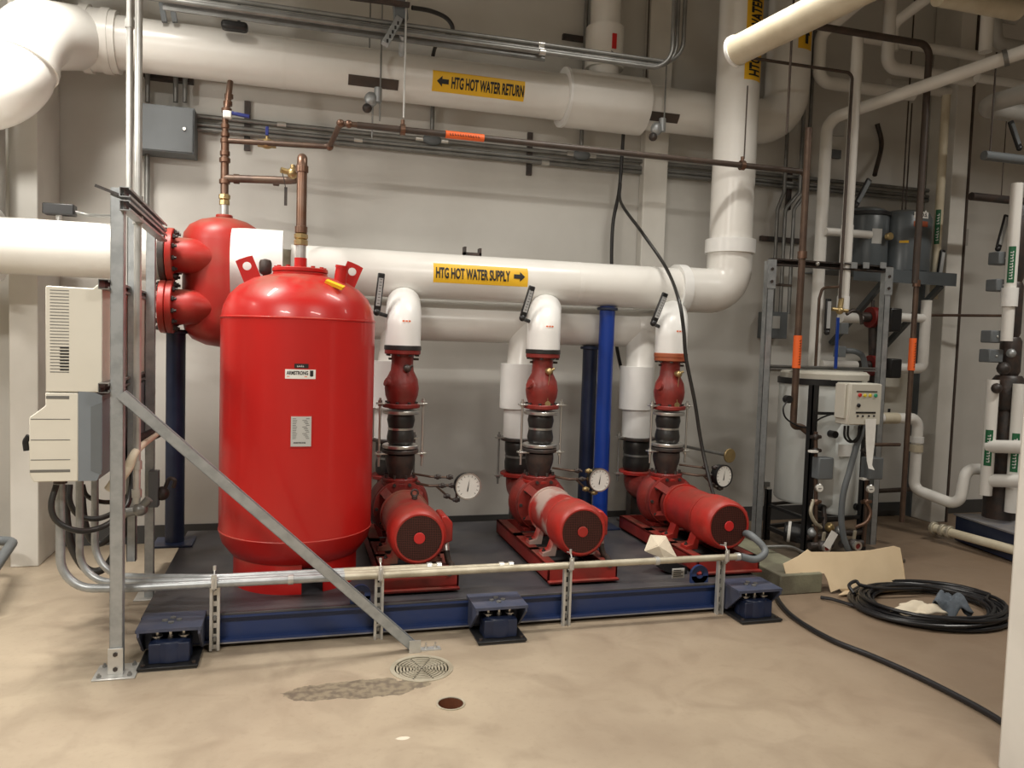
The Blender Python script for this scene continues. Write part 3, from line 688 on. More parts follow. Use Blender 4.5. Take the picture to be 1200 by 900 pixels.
    for s in (-1,1):
        mb=MB(); xx=X+s*.132; mb.cyl((xx,DY-.02,ZD[540]-.02),(xx,DY-.02,ZD[475]+.04),.0075,n=10)
        for z in (ZD[475]+.012,ZD[527]-.012): mb.bolt((xx,DY-.02,z),(0,0,1),.014,.014); mb.bolt((xx,DY-.02,z-.022),(0,0,1),.014,.012)
        mb.build('tie_rod','steel_bright',fx)
        mb=MB()
        for z in (ZD[475]+.006,ZD[527]-.012): mb.obox((X+s*.118,DY-.02,z),.075,.05,.01)
        mb.build('rod_plate','steel_bright',fx,bevel=.002)
    # ---- triple duty valve
    v=thing('check_valve',c(ZD[480]),'red cast valve body standing over the '+which[i],'valve','cast valves above the pumps')
    mb=MB(); z0=ZD[480]; zt_=ZD[419]; Hh=zt_-z0
    mb.lathe([(.075,0),(.088,.02),(.084,Hh*.12),(.100,Hh*.25),(.105,Hh*.38),(.096,Hh*.55),(.070,Hh*.70),(.066,Hh*.85),(.070,Hh)],c(z0),(0,0,1),32)
    mb.sph((X-.045,DY-.02,z0+Hh*.42),.062,18,(1,1,1.25)); mb.cyl((X-.04,DY-.03,z0+Hh*.42),(X-.105,DY-.05,z0+Hh*.50),.03,.026)
    mb.build('body',rc,v)
    MB().disc(c(ZD[475]-.006),(0,0,1),.115,.026,36).build('lower_flange',rc,v)
    MB().disc(c(ZD[419]+.014),(0,0,1),.110,.03,36).build('upper_flange','rust_red' if i==2 else rc,v)
    bolts(v,'flange_bolt','dark_iron',[((X+.094*math.cos(2*PI*k/8+.39),DY+.094*math.sin(2*PI*k/8+.39),z),(0,0,1)) for k in range(8) for z in (ZD[475]+.005,ZD[419]-.012)],.011,.014)
    e=V((X+.02,DY-.085,zt_-.085)); mb=MB(); mb.cyl((X+.01,DY-.04,zt_-.08),e,.02); mb.sph(e,.024); mb.cyl(e,e+V((.03,-.01,.02)),.008); mb.build('drain_cock','brass' if i else 'dark_iron',v)
    if i:
        mb=MB(); mb.tube([e+V((0,-.01,-.02)),e+V((-.012,-.012,-.12)),e+V((-.008,-.012,-.19))],.0018,6); tg=mb.build('tag_chain','brass',v)
        MB().disc(e+V((-.008,-.014,-.207)),(0,1,0),.019,.002,20).build('tag_disc','brass',tg)
    mb=MB(); mb.cyl((X+.05,DY,zt_-.03),(X+.10,DY,zt_-.03),.007); mb.cyl((X-.05,DY,zt_-.03),(X-.085,DY,zt_-.03),.007); mb.build('test_plugs','dark_iron',v)
    # ---- white elbow to header
    el=thing('insulated_elbow',c(ZD[408]),'clean white insulated elbow rising from the '+which[i]+' into the header','pipe','white elbows above the pumps')
    zt2=W(631,350,DY+.02).z-.112
    mb=MB(); mb.tube([c(ZD[412]+.012),c(zt2-.005),(X+(.045,.12,.17)[i],HY-.06,zt2+.06)],.108,40,bend={'d':.14,1:.15},seg=12); mb.build('jacket','white_jacket_clean',el)
    MB().disc(c(ZD[412]),(0,0,1),.113,.03,36).build('rubber_gasket','rubber' if i<2 else 'rust_red',el)
    mb=MB(); ff=lambda a,b,t: V((X+(.108+t)*math.sin(a/.108+.05),DY-(.108+t)*math.cos(a/.108+.05),ZD[408]+.135+b))
    for k in range(3): 
        w0=.05; mb.add([ff(-w0/2+.018*k,0,.001),ff(-w0/2+.018*k+.014,0,.001),ff(-w0/2+.018*k+.014,.01,.001),ff(-w0/2+.018*k,.01,.001)],[(0,1,2,3)])
    mb.build('sticker_marks','orange_ink',el,flat=True)
    # thermometer on the elbow
    tp=thing('thermometer',(X-.11,DY-.03,zt2-.02),'black and silver stick thermometer leaning at the elbow over the '+which[i],'thermometer','stick thermometers on the elbows')
    lean=(.02,.05,.065)[i]; b0=V((X-(.165,.155,.155)[i],DY-.04,zt2-.01)); b1=b0+V((lean,-.02,.225 if i==0 else .195))
    MB().bar(b0,b1,.022,.042).build('case','black',tp,bevel=.006)
    dd=(b1-b0).normalized(); nn=V((0,-1,0)); MB().bar(b0+dd*.03+nn*.013,b1-dd*.03+nn*.013,.006,.026).build('scale','tube_glass',tp)
    mb=MB()
    for k in range(9):
        q=b0+dd*(.045+.018*k)+nn*.0165; mb.obox(q,.014,.001,.003,dd.cross(nn),nn,dd)
    mb.build('scale_marks','ink',tp,flat=True)
    mb=MB(); mb.sph(b0-dd*.008,.022); mb.cyl(b0-dd*.012,(X-.09,DY+.0,b0.z-.03),.012); mb.build('swivel_stem','black',tp)
    # ---- suction drop
    s=thing('insulated_pipe',(X,SYC,ZD[520]),'white insulated suction drop behind the '+which[i]+' with wider strainer jacket','pipe','suction drops behind the pumps')
    zz=lambda py: W(603,py,SYC).z
    mb=MB(); mb.tube([(X+.06,LY-.02,LRZ+.0),(X,SYC,zz(428)),(X,SYC,zz(475))],[.12,.105,.105],36); mb.build('jacket','white_jacket',s)
    MB().cyl((X-.025,SYC,zz(478)),(X-.025,SYC,zz(426)),.125,n=44).build('strainer_jacket','white_jacket_clean',s)
    MB().cyl((X-.01,SYC,zz(512)),(X-.01,SYC,zz(478)),.108,n=40).build('lower_jacket','white_jacket_clean',s)
    q=thing('flexible_connector',(X,SYC,zz(548)),'black rubber connector with tie rods on the suction of the '+which[i],'flexible connector','suction connectors behind the pumps')
    za,zb_=ZD[560]-.04,zz(514); hh=zb_-za
    MB().lathe([(.09,0),(.10,.02),(.103,hh*.3),(.094,hh*.48),(.103,hh*.66),(.103,hh*.9),(.09,hh)],(X,SYC,za),(0,0,1),36).build('bellows','rubber',q)
    MB().ring((X,SYC,za+hh*.48),(0,0,1),.1,.09,.014,36).build('centre_ring','steel_dull',q)
    MB().disc((X,SYC,zb_),(0,0,1),.135,.022,36).build('ring_flange','dark_iron',q)
    for sx,sy in ((-1,-.02),(1,-.02)):
        mb=MB(); mb.cyl((X+sx*.155,SYC+sy,za-.08),(X+sx*.155,SYC+sy,zb_+.05),.007,n=8)
        mb.bolt((X+sx*.155,SYC+sy,zb_+.018),(0,0,1),.014,.014); mb.bolt((X+sx*.155,SYC+sy,za-.04),(0,0,1),.014,.014); mb.build('tie_rod','steel_dull',q)
        MB().obox((X+sx*.14,SYC+sy,zb_+.01),.08,.05,.01).build('rod_plate','steel_bright',q)
        MB().obox((X+sx*.14,SYC+sy,za-.02),.08,.05,.01).build('rod_plate','steel_bright',q)
    # ---- gauge and trim piping
    gx,gy={0:(548.5,570),1:(702.5,562.5),2:(848,558)}[i]; GY=4.58; gc=W(gx,gy,GY); gr=(.080,.073,.074)[i]
    ga=thing('pressure_gauge',gc,'round white-faced dial gauge with black case beside the '+which[i],'gauge','dial gauges beside the pumps')
    an=V((.12,-1,.02)).normalized() if i<2 else V((.25,-1,.02)).normalized()
    bk=gc-an*.05; MB().lathe([(gr*.6,-.012),(gr*.98,0),(gr,.035),(gr*1.06,.04),(gr*1.06,.052)],bk,an,40).build('case','black',ga)
    MB().ring(gc+an*.002,an,gr*1.04,gr*.96,.012,40).build('bezel','steel_bright' if i<2 else 'black',ga)
    MB().disc(gc-an*.0,an,gr*.95,.006,40).build('dial','glass_white',ga)
    u,vv,_=basis(an); uu=V((1,0,0)); uu=(uu-an*uu.dot(an)).normalized(); vz=V((0,0,1)); vz=(vz-an*vz.dot(an)).normalized()
    mb=MB(); o_=gc+an*.0042
    for k in range(13):
        a=R(225-270*k/12); r1,r2=(gr*.72,gr*.86); dd=uu*math.cos(a)+vz*math.sin(a); pp=dd.cross(an).normalized()*.0014
        mb.add([o_+dd*r1-pp,o_+dd*r2-pp,o_+dd*r2+pp,o_+dd*r1+pp],[(0,1,2,3)])
    mb.build('dial_marks','ink',ga,flat=True)
    mb=MB(); dd=(uu*.17+vz).normalized(); pp=dd.cross(an).normalized(); o2=gc+an*.0055
    mb.add([o2-dd*gr*.38-pp*.004,o2-dd*gr*.38+pp*.004,o2+pp*.0025,o2+dd*gr*.62,o2-pp*.0025],[(0,1,2,3,4)]); mb.build('needle','ink',ga,flat=True)
    st=thing('gauge_piping',(X+.12,GY,gc.z),'small dark trim piping with valves linking the '+which[i]+' to its gauge','piping','gauge trim piping beside the pumps')
    zp=gc.z+.005; P0=V((X+.09,DY-.05,zp)); xa=gc.x-gr-.015
    mb=MB(); mb.tube([P0,V((X+.16,GY+.02,zp)),V((xa,GY+.02,zp)),V((gc.x-gr*.7,GY+.03,gc.z))],.0085,8,bend=.02); mb.build('lower_tube','copper_dark',st)
    zq=zp+.055; xe=X+.16+(xa-X-.16)*.75
    mb=MB(); mb.tube([V((X+.08,DY-.04,zq)),V((X+.17,GY+.02,zq)),V((xe,GY+.02,zq-.005))],.007,8,bend=.02)
    mb.tube([V((X+.20,GY+.02,zp)),V((X+.29,GY+.02,zp-.08)),V((X+.33,GY+.02,zp-.10)),V((X+.33,GY+.02,zp))],.0065,8,bend=.01); mb.build('upper_tube','copper_dark',st)
    for (xx,z_) in ((X+.21,zq),(X+.285,zq-.003),(X+.24,zp),(X+.30,zp),(X+.27,zp-.065),(X+.33,zp-.09)):
        mb=MB(); c2=V((xx,GY+.015,z_)); mb.sph(c2,.017,12); mb.cyl(c2-V((.02,0,0)),c2+V((.02,0,0)),.012,n=6); mb.cyl(c2,c2+V((0,-.02,.012)),.006,n=8); mb.build('needle_valve','brass' if i==1 and xx>X+.25 else 'dark_iron',st)
PX=(.64,1.545,2.455)
for i,x in enumerate(PX): make_pump(x,i)
# ============================================================ COPPER LINES ON THE TANKS
ca=thing('copper_pipe',(AX,HY,ATZ),'thin upright copper line with fittings rising from the separator to the return pipe','pipe')
cz=lambda py: W(265,py,HY).z
top=W(270,96,HY+.12)
MB().cyl((AX,HY,ATZ+.01),(AX,HY,cz(238)),.026,n=16).build('nipple','galv_bright',ca)
MB().lathe([(.022,0),(.031,.004),(.031,.03),(.026,.034),(.034,.04),(.034,.065),(.024,.07)],(AX,HY,cz(241)),(0,0,1),8).build('union','brass',ca)
pts=[V((AX,HY,cz(240))),V((AX,HY,cz(165))),V((AX,HY,cz(140))),top]
MB().tube(pts[:2],.024,16).build('lower_tube','copper',ca)
MB().tube(pts[1:],.019,14,bend=.1).build('upper_tube','copper',ca)
for py,r in ((213,.033),(188,.033),(180,.03),(165,.028),(158,.026),(148,.025),(128,.031),(118,.027),(108,.026)):
    x=AX+(top.x-AX)*max(0,(140-py)/44); y=HY+(top.y-HY)*max(0,(140-py)/44)
    MB().lathe([(r*.8,-.016),(r,-.012),(r,.012),(r*.8,.016)],(x,y,cz(py)),(0,0,1),14).build('coupling','copper',ca)
vz=V((AX+.015,HY-.03,cz(136)))
MB().obox(vz+V((0,-.005,0)),.05,.04,.045).build('valve_handle','paper',ca,bevel=.006)
MB().bar(vz+V((.02,-.01,.012)),vz+V((.13,-.01,.0)),.02,.022).build('handle_grip','blue_plastic',ca,bevel=.005)
# branch line 1: to the long dark pipe across
LYp=4.88
b1=thing('iron_pipe',(1.5,LYp,W(600,165,LYp).z),'long thin dark pipe crossing in front of the wall and the tall riser','pipe')
zl=W(600,165.5,LYp).z; xs=W(399,141,LYp).x; xe_=W(943,206,LYp).x
pz=W(330,171,HY).z
P=[V((AX,HY,pz)),V((W(386,178,HY-.1).x,HY-.1,pz)),V((xs,LYp,zl)),V((xe_,LYp,zl)),V((xe_+.02,LYp,zl-.12))]
MB().tube(P[:3]+[V((xs+.12,LYp,zl))],.017,14,bend=.05).build('copper_tube','copper_dark',b1)
MB().tube([V((xs+.1,LYp,zl))]+P[3:],.02,14,bend=.05).build('long_tube','dark_pipe',b1)
vp=V((W(313,167,HY).x,HY-.02,pz)); mb=MB(); mb.sph(vp,.032,16,(1.3,1,1)); mb.cyl(vp-V((.055,0,0)),vp+V((.055,0,0)),.024,n=8); mb.cyl(vp,vp+V((0,0,.05)),.009); mb.build('ball_valve','brass',b1)
MB().obox(vp+V((0,-.015,.075)),.02,.012,.055).build('valve_handle','blue_plastic',b1,bevel=.003)
for p in (V((xs,LYp,zl)),V((xs+.05,LYp,zl)),P[1]): MB().sph(p,.025,12).build('elbow_fitting','copper',b1)
ox0,ox1=W(522,155,LYp).x,W(567,159,LYp).x
ol=MB().tube([(ox0,LYp,zl),(ox1,LYp,zl)],.024,16).build('pipe_marker','orange_label',b1)
mb=MB(); put(mb,marks2d((ox1-ox0)*.8,.016,12,3),(ox1-ox0)*.1,0,xfn(ox0,LYp,zl,.024,-.4),.001); mb.build('lettering','ink',ol,flat=True)
# branch 2 and copper on the expansion tank
cb=thing('copper_pipe',(TX,TY,1.9),'thick copper line rising from the red tank and crossing back to the separator line','pipe')
tz=W(354,186,TY).z; bz=W(300,212,HY).z
MB().cyl((TX,TY,1.90),(TX,TY,1.90+.07),.028,n=16).build('nipple','galv_bright',cb)
MB().lathe([(.026,0),(.036,.004),(.036,.03),(.029,.034),(.036,.04),(.036,.06),(.028,.066)],(TX,TY,1.965),(0,0,1),8).build('union','brass',cb)
MB().tube([(TX,TY,2.02),(TX,TY,tz+.01),(TX,TY+.22,tz+.015)],.027,18,bend=.05).build('riser_tube','copper',cb)
for z in (tz-.055,2.05): MB().lathe([(.026,-.02),(.033,-.016),(.033,.016),(.026,.02)],(TX,TY,z),(0,0,1),16).build('coupling','copper',cb)
xb=W(349,215,HY-.15).x
MB().tube([(TX,TY+.2,tz+.015),(xb,HY-.15,bz+.06),(xb,HY-.15,bz),(xb-.06,HY-.1,bz),(AX,HY,bz)],.024,16,bend=.05).build('cross_tube','copper_dark',cb)
for x in (xb-.13,AX+.07): MB().lathe([(.024,-.02),(.03,-.016),(.03,.016),(.024,.02)],(x,HY-(.05 if x>AX+.1 else .01),bz),(1,0,0),14).build('coupling','copper_dark',cb)
rv=W(343,203,HY-.2); mb=MB(); mb.sph(rv,.035,14); mb.cyl(rv,rv+V((-.07,-.02,.01)),.018,n=8); mb.cyl(rv,rv+V((0,0,.05)),.014); mb.build('relief_valve','brass',cb)
a=W(335,222,HY-.2); mb=MB(); mb.tube([rv+V((-.06,-.03,-.01)),(rv+a)/2+V((-.03,-.03,0)),a+V((0,-.02,0))],.003,6,smooth=True); mb.build('tag_chain','dark_iron',cb)
MB().bar(a+V((0,-.02,.01)),a+V((.0,-.02,-.10)),.006,.018).build('tag','dark_iron',cb)
# air vent behind the tank, on the header
av=W(311,318,TY+.10); t=MB().lathe([(.014,-.10),(.014,-.02),(.03,-.01),(.034,.0),(.034,.045),(.028,.06),(.01,.066)],av+V((0,.0,.0)),(0,0,1),18).build('air_vent','dark_iron')
tag(t,'small dark air vent cap standing between lifting eye and tank flange','air vent')
# bracket on the header top
bb=W(553,298,HY); mb=MB(); mb.box(bb.x-.06,bb.x+.06,HY-.03,HY+.03,HZ+HR-.004,HZ+HR+.018); mb.box(bb.x-.06,bb.x-.045,HY-.03,HY+.03,HZ+HR,HZ+HR+.055); mb.box(bb.x+.045,bb.x+.06,HY-.03,HY+.03,HZ+HR,HZ+HR+.05)
tag(mb.build('pipe_bracket','dark_iron'),'small dark U-shaped bracket sitting on top of the supply header','bracket')
# ============================================================ LEFT STRUT FRAME AND DRIVES
def strut(mb,p0,p1,side=(1,0,0),w=.041,open_=None):
    """C channel between two points, open towards -side x axis"""
    p0=V(p0);p1=V(p1);d=(p1-p0).normalized(); sd=V(side);sd=(sd-d*sd.dot(d)).normalized(); n=d.cross(sd); L=(p1-p0).length; c=(p0+p1)/2
    mb.obox(c-n*(w/2-.0015),L,w,.003,d,sd,n)
    for s in (-1,1):
        mb.obox(c+sd*s*(w/2-.0015),L,.003,w,d,sd,n); mb.obox(c+sd*s*(w/2-.006)+n*(w/2-.0015),L,.010,.003,d,sd,n)
    return mb
FX=W(138,500,3.61).x; FZ=W(138,221,3.61).z; F2=V((W(176,500,4.62).x,4.62,0)); F2Z=W(177,262,4.62).z
fr=thing('support_rack',(FX,3.61,0),'tall galvanised strut frame with diagonal brace at the left of the skid','frame')
strut(MB(),(FX,3.61,.006),(FX,3.61,FZ),(1,0,0),.05).build('post','galvanised',fr)
mx_=W(155,500,4.12).x
strut(MB(),(mx_,4.12,.35),(mx_,4.12,W(155,242,4.12).z),(1,0,0)).build('post','galvanised',fr)
strut(MB(),(F2.x,4.62,.006),(F2.x,4.62,F2Z),(1,0,0),.044).build('post','galvanised',fr)
rx=FX-.005
for zz_,o_ in ((FZ-.02,.035),(FZ-.075,.035)):
    strut(MB(),(FX+.035,3.55,zz_),(F2.x+.045,4.72,zz_),(0,0,1)).build('top_rail','galvanised',fr)
for py in (334,454):
    z=W(131,py,3.61).z
    strut(MB(),(FX-.045,3.56,z),(F2.x-.045,4.75,z),(0,0,1)).build('drive_rail','steel_dull',fr)
MB().bar((FX-.08,3.57,FZ+.0),(FX+.02,3.57,FZ-.035),.004,.012).build('rail_clip','dark_iron',fr)
br0=V((FX+.02,3.585,W(150,462,3.585).z)); br1=V((.57,3.6,.02)); strut(MB(),br0,br1,(0,1,0),.044).build('diagonal_brace','galvanised',fr)
MB().box(FX-.085,FX+.085,3.53,3.69,0,.007).build('base_plate','galv_bright',fr,bevel=.002)
MB().box(FX-.03,FX+.03,3.575,3.581,.007,.12).build('post_base_tab','galv_bright',fr,bevel=.001)
bolts(fr,'base_bolt','steel_dull',[((FX+dx,3.61+dy,.007),(0,0,1)) for dx in (-.06,.06) for dy in (-.055,.055)],.010,.008,.008)
bolts(fr,'tab_bolt','dark_iron',[((FX,3.575,.095),(0,-1,0)),((FX,3.575,.03),(0,-1,0))],.010,.006)
MB().box(F2.x-.07,F2.x+.07,4.55,4.70,0,.007).build('base_plate','galv_bright',fr,bevel=.002)
mb=MB(); mb.box(.56,.70,3.575,3.615,0,.006); mb.box(.545,.60,3.565,3.57,0,.06); mb.build('brace_foot','galv_bright',fr)
bolts(fr,'foot_bolt','steel_bright',[((.63,3.595,.006),(0,0,1)),((.675,3.595,.006),(0,0,1))],.009,.008,.018)
# variable speed drives, three in a row away from the camera
def wx(px,Y=3.66): return W(px,450,Y).x
def wz(py,Y=3.66): return W(80,py,Y).z
X0,X1,XF,XM=wx(55),wx(121),wx(36),wx(93)
labs=('nearest cream drive cabinet on the left frame, louvred with black handle','second cream drive cabinet, half hidden behind the grey post','third cream drive cabinet, farthest behind the grey post')
for i,y0 in enumerate((3.64,4.03,4.42)):
    y1=y0+.30; d=thing('motor_drive_cabinet',((X0+X1)/2,y0,wz(565)),labs[i],'drive cabinet','drive cabinets on the strut frame')
    u=(1,0,0);v=(0,0,1)
    up_=[(X0,wz(459)),(X0,wz(338)),(X0+.004,wz(336)),(wx(110),wz(337)),(wx(118),wz(330)),(X1,wz(332)),(X1,wz(459))]
    MB().prism(up_[::-1],(0,y0,0),u,v,(0,1,0),y1-y0).build('upper_housing','drive_cream',d,bevel=.004)
    lo=[(X0,wz(460)),(X0,wz(475)),(XF,wz(489)),(XF,wz(554)),(XF+.015,wz(563)),(XM,wz(563)),(XM,wz(460))]
    MB().prism(lo,(0,y0-.004,0),u,v,(0,1,0),y1-y0+.008).build('lower_cover','drive_cream',d,bevel=.004)
    gr=[(XM,wz(458)),(XM,wz(563)),(X1-.02,wz(563)),(X1,wz(550)),(X1,wz(463)),(wx(112),wz(459))]
    MB().prism(gr,(0,y0,0),u,v,(0,1,0),y1-y0).build('rear_housing','drive_grey',d)
    mb=MB()
    for k in range(27): 
        py=340.5+3.65*k; mb.box(wx(60.5),wx(82.5),y0-.0012,y0+.004,wz(py+1.0),wz(py))
    mb.build('louvre_slots','steel_dull',d,flat=True)
    mb=MB()
    for k in range(8): mb.box(wx(72),wx(82.5),y0-.0022,y0,wz(408.3+3.65*k),wz(406.8+3.65*k))
    mb.build('deep_slots','black',d,flat=True)
    mb=MB()
    for py,h in ((491,.003),(515,.003),(538,.003)): mb.box(wx(38),wx(84),y0-.0058,y0-.002,wz(py),wz(py)+h)
    mb.box(wx(56),wx(83),y0-.0058,y0-.002,wz(467),wz(463.5)); mb.box(wx(37),wx(84),y0-.0058,y0-.002,wz(552),wz(549)); mb.build('cover_grooves','steel_dull',d,flat=True)
    mb=MB(); mb.prism([(wx(108),wz(476)),(wx(108),wz(551)),(X1-.002,wz(556)),(X1-.002,wz(471))],(0,y0-.002,0),u,v,(0,1,0),.004); mb.build('recess_shade','panel_grey',d,flat=True)  # thin darker sheet, its colour stands in for shade in a recess
    mb=MB(); hx_,hz_=XF,wz(520); mb.cyl((hx_,y0+.12,hz_),(hx_-.03,y0+.12,hz_),.014); mb.tube([(hx_-.03,y0+.10,hz_+.025),(hx_-.045,y0+.10,hz_),(hx_-.04,y0+.10,hz_-.04)],.012,10,bend=.02); mb.build('disconnect_handle','black',d)
    for zz_ in (334,454): MB().box(X1,FX-.066,y0+.05,y1-.05,W(131,zz_,3.61).z-.02,W(131,zz_,3.61).z+.02).build('mounting_foot','dark_iron',d)
# conduits from the drives to the skid front
zc=W(500,668,3.74).z
cyp=(3.735,3.772,3.808); cz_=(zc-.012,zc-.010,zc-.006)
for i,(cx,y,xend,lab) in enumerate(((wx(72,3.8),3.78,W(866,652,3.735).x,'longest dirty conduit along the skid front to the third motor'),(wx(92,3.9),3.92,W(600,655,3.75).x,'middle-length conduit along the skid front, running behind the longest one'),(wx(107,4.0),4.07,W(516,662,3.77).x,'shortest conduit along the skid front ending by the first pump'))):
    cd=thing('conduit',(cx,y,.3),'galvanised '+lab,'conduit','conduits from the drives along the skid')
    mb=MB(); mb.tube([(cx,y,wz(563)+.0),(cx,y,cz_[i]-.02*i),(-.70+.05*i,(3.735,3.84,3.92)[i],cz_[i]-.01*i),(-.35,cyp[i],cz_[i]),(.25,cyp[i],cz_[i])],.0165 if i else .019,14,bend={'d':.3,1:.30},seg=10)
    mb.build('bend_tube','galvanised',cd)
    MB().tube([(.25,cyp[i],cz_[i]),(xend,cyp[i],cz_[i])],.0165 if i else .018,14).build('straight_tube','galv_dirty',cd)
    for xx in ((.0,1.9,xend-.01) if i==0 else (xend-.05,xend)): MB().tube([(xx-.012,cyp[i],cz_[i]),(xx+.012,cyp[i],cz_[i])],.023,14).build('coupling','galv_bright',cd)
    MB().cyl((cx,y,wz(563)),(cx,y,wz(572)),.028,n=12).build('hub','dark_iron',cd)
A=V((W(868,652,3.735).x,3.735,cz_[0])); mb=MB(); mb.tube([A,A+V((.10,.0,-.02)),A+V((.175,.03,.02)),A+V((.13,.12,.09)),(PX[2]+.175,4.08,MZ-.10)],.02,14,smooth=True,seg=8)
tag(mb.build('flexible_conduit','panel_grey'),'grey flexible conduit looping from the front conduit up to the third motor','conduit')
# slotted strut brackets holding the conduits
for k,(px,lab) in enumerate(((252,'leftmost slotted strut bracket on the skid front, left of the tank'),(444,'second slotted strut bracket on the skid front, behind the diagonal brace'),(664,'third slotted strut bracket on the skid front, by the second pump'),(843,'rightmost slotted strut bracket on the skid front, by the third pump'))):
    x=W(px,700,3.77).x; z0,z1=.03,.335; t=thing('strut_bracket',(x,3.785,z0),'galvanised '+lab,'bracket','slotted brackets on the skid front')
    z0=W(px,(762,749,733,721)[k],3.765).z
    mb=MB(); mb.box(x-.021,x+.021,3.778,3.781,z0,z1)
    for s in (-1,1): mb.box(x+s*.021-.0015,x+s*.021+.0015,3.758,3.781,z0,z1); mb.box(x+s*.0155-.005,x+s*.0155+.005,3.757,3.760,z0,z1)
    mb.build('channel','galv_bright',t)
    mb=MB()
    for j in range(6): mb.box(x-.007,x+.007,3.7765,3.778,z0+.022+j*.052,z0+.050+j*.052)
    mb.build('slots','black',t,flat=True)
    bolts(t,'channel_bolt','steel_dull',[((x,3.778,z0+.05),(0,-1,0)),((x,3.778,z0+.15),(0,-1,0))],.012,.009,.004)
    mb=MB(); mb.tube([(x-.0,3.775,zc-.04),(x,3.71,zc-.045),(x,3.705,zc+.02),(x,3.735,zc+.055),(x,3.785,zc+.045)],.0035,8,bend=.02); mb.box(x-.012,x+.012,3.708,3.712,zc-.03,zc+.035); mb.cyl((x,3.735,zc+.05),(x,3.735,zc+.072),.007,n=8); mb.build('pipe_clamp','galv_bright',t)
# black cables hanging under the drives
for k,(pts,r,lab) in enumerate((
  ([(66,568,3.72),(60,592,3.70),(66,610,3.70),(86,621,3.72),(108,621,3.78),(131,611,3.85),(150,590,4.0),(156,545,4.1)],.013,'outermost black cable looping lowest under the nearest drive cabinet'),
  ([(82,568,4.0),(82,588,3.98),(92,604,3.98),(112,608,4.0),(131,602,4.05),(148,590,4.1),(158,560,4.15)],.013,'middle black cable looping under the nearest drive cabinet'),
  ([(97,568,4.1),(101,580,4.1),(114,587,4.1),(131,588,4.15),(150,580,4.2),(158,540,4.2)],.011,'topmost small black cable loop under the nearest drive cabinet'),
  ([(76,568,4.2),(78,610,4.18),(84,640,4.18),(98,664,4.2),(112,670,4.2),(126,662,4.22),(138,640,4.25),(156,590,4.3),(160,550,4.3)],.020,'thick black cable hanging furthest down near the floor behind the post'),
  ([(95,568,4.4),(99,610,4.4),(107,632,4.4),(120,636,4.4),(140,618,4.4),(156,590,4.4)],.018,'short thick black cable hook behind the curved conduits'))):
    mb=MB().tube([W(*p) for p in pts],r,12,smooth=True,seg=8); tag(mb.build('cable','rubber'),lab,'cable','black cables under the drive cabinets')
# tall conduits near the post
def upc(px,py0,py1,Y,r,nm,m,lab,cat='conduit',px1=None,grp=None,fits=()):
    a=W(px,py0,Y); b=W(px if px1 is None else px1,py1,Y); b.x=a.x
    t=thing(nm,b,lab,cat,grp); MB().cyl(b,a,r,n=16).build('tube',m,t)
    for f in fits:
        c=W(px,f,Y); MB().cyl((a.x,Y,c.z-.02),(a.x,Y,c.z+.02),r*1.35,n=14).build('coupling',m,t)
    return t
upc(152.5,-60,600,4.3,.016,'conduit','galv_bright','bright conduit standing just right of the grey post top, nearer the left',fits=(28,))
upc(163,-60,590,3.95,.0165,'conduit','galv_bright','bright conduit with couplings right of the grey post, running ceiling to low fitting',fits=(235,258,545,578))
upc(172.5,176,262,5.72,.017,'conduit','steel_dull','short conduit on the wall below the grey junction box')
jf=thing('conduit_fitting',W(163,597,3.95),'grey conduit fitting cluster at the foot of the bright conduit','conduit fitting')
c=W(164,597,3.95); mb=MB(); mb.sph(c,.035,14,(1,1,.9)); mb.cyl(c,c+V((-.09,0,-.02)),.022,n=12); mb.cyl(c,c+V((.04,0,.05)),.02,n=12); mb.build('body','steel_dull',jf)
MB().sph(c+V((-.08,-.01,-.02)),.028,12).build('hub','galv_dirty',jf)
c=W(182,572,4.58); jb=thing('switch_box',c,'dark clamp and switch box on the rear frame post','box')
mb=MB(); mb.box(c.x-.03,c.x+.02,4.54,4.60,c.z-.10,c.z+.10); mb.build('body','panel_grey',jb,bevel=.004)
mb=MB(); mb.sph(c+V((.035,0,-.03)),.04,12); mb.tube([c+V((.05,0,0)),c+V((.07,0,.05)),c+V((.10,0,.04)),c+V((.09,0,.0))],.011,8,smooth=True); mb.build('clamp','dark_iron',jb)
# rag of torn material tucked on the cables
mb=MB(); P=[W(131,575,3.9),W(140,560,3.9),W(150,548,3.92),(W(160,528,3.95)),W(185,508,4.3)]
mb.tube(P,[.035,.012],10,smooth=True); tag(mb.build('torn_sleeve','cloth_cream'),'dusty torn cable sleeve hanging on the cables behind the grey post','sleeve')
mb=MB(); P=[W(150,545,4.1),W(160,520,4.2),W(172,512,4.3),W(184,507,4.4)]; mb.tube(P,.03,10,smooth=True); tag(mb.build('cable_bundle','dark_iron'),'dark brown bundle of cables slanting up to the rear frame post','cable')
# transmitter on the left header
c=W(69,246,NY); t=thing('transmitter',c,'small black boxed sensor on the left white pipe with thin lead','sensor')
MB().box(c.x-.075,c.x+.085,NY-.04,NY+.04,c.z-.03,c.z+.032).build('housing','black',t,bevel=.006)
MB().cyl((c.x-.0,NY,LZ+.15),(c.x,NY,c.z-.02),.016).build('stem','galv_bright',t)
MB().tube([c+V((.08,0,-.005)),W(105,252,NY),W(131,253,NY-.1),W(150,250,4.7)],.009,10,smooth=True).build('lead','steel_dull',t)
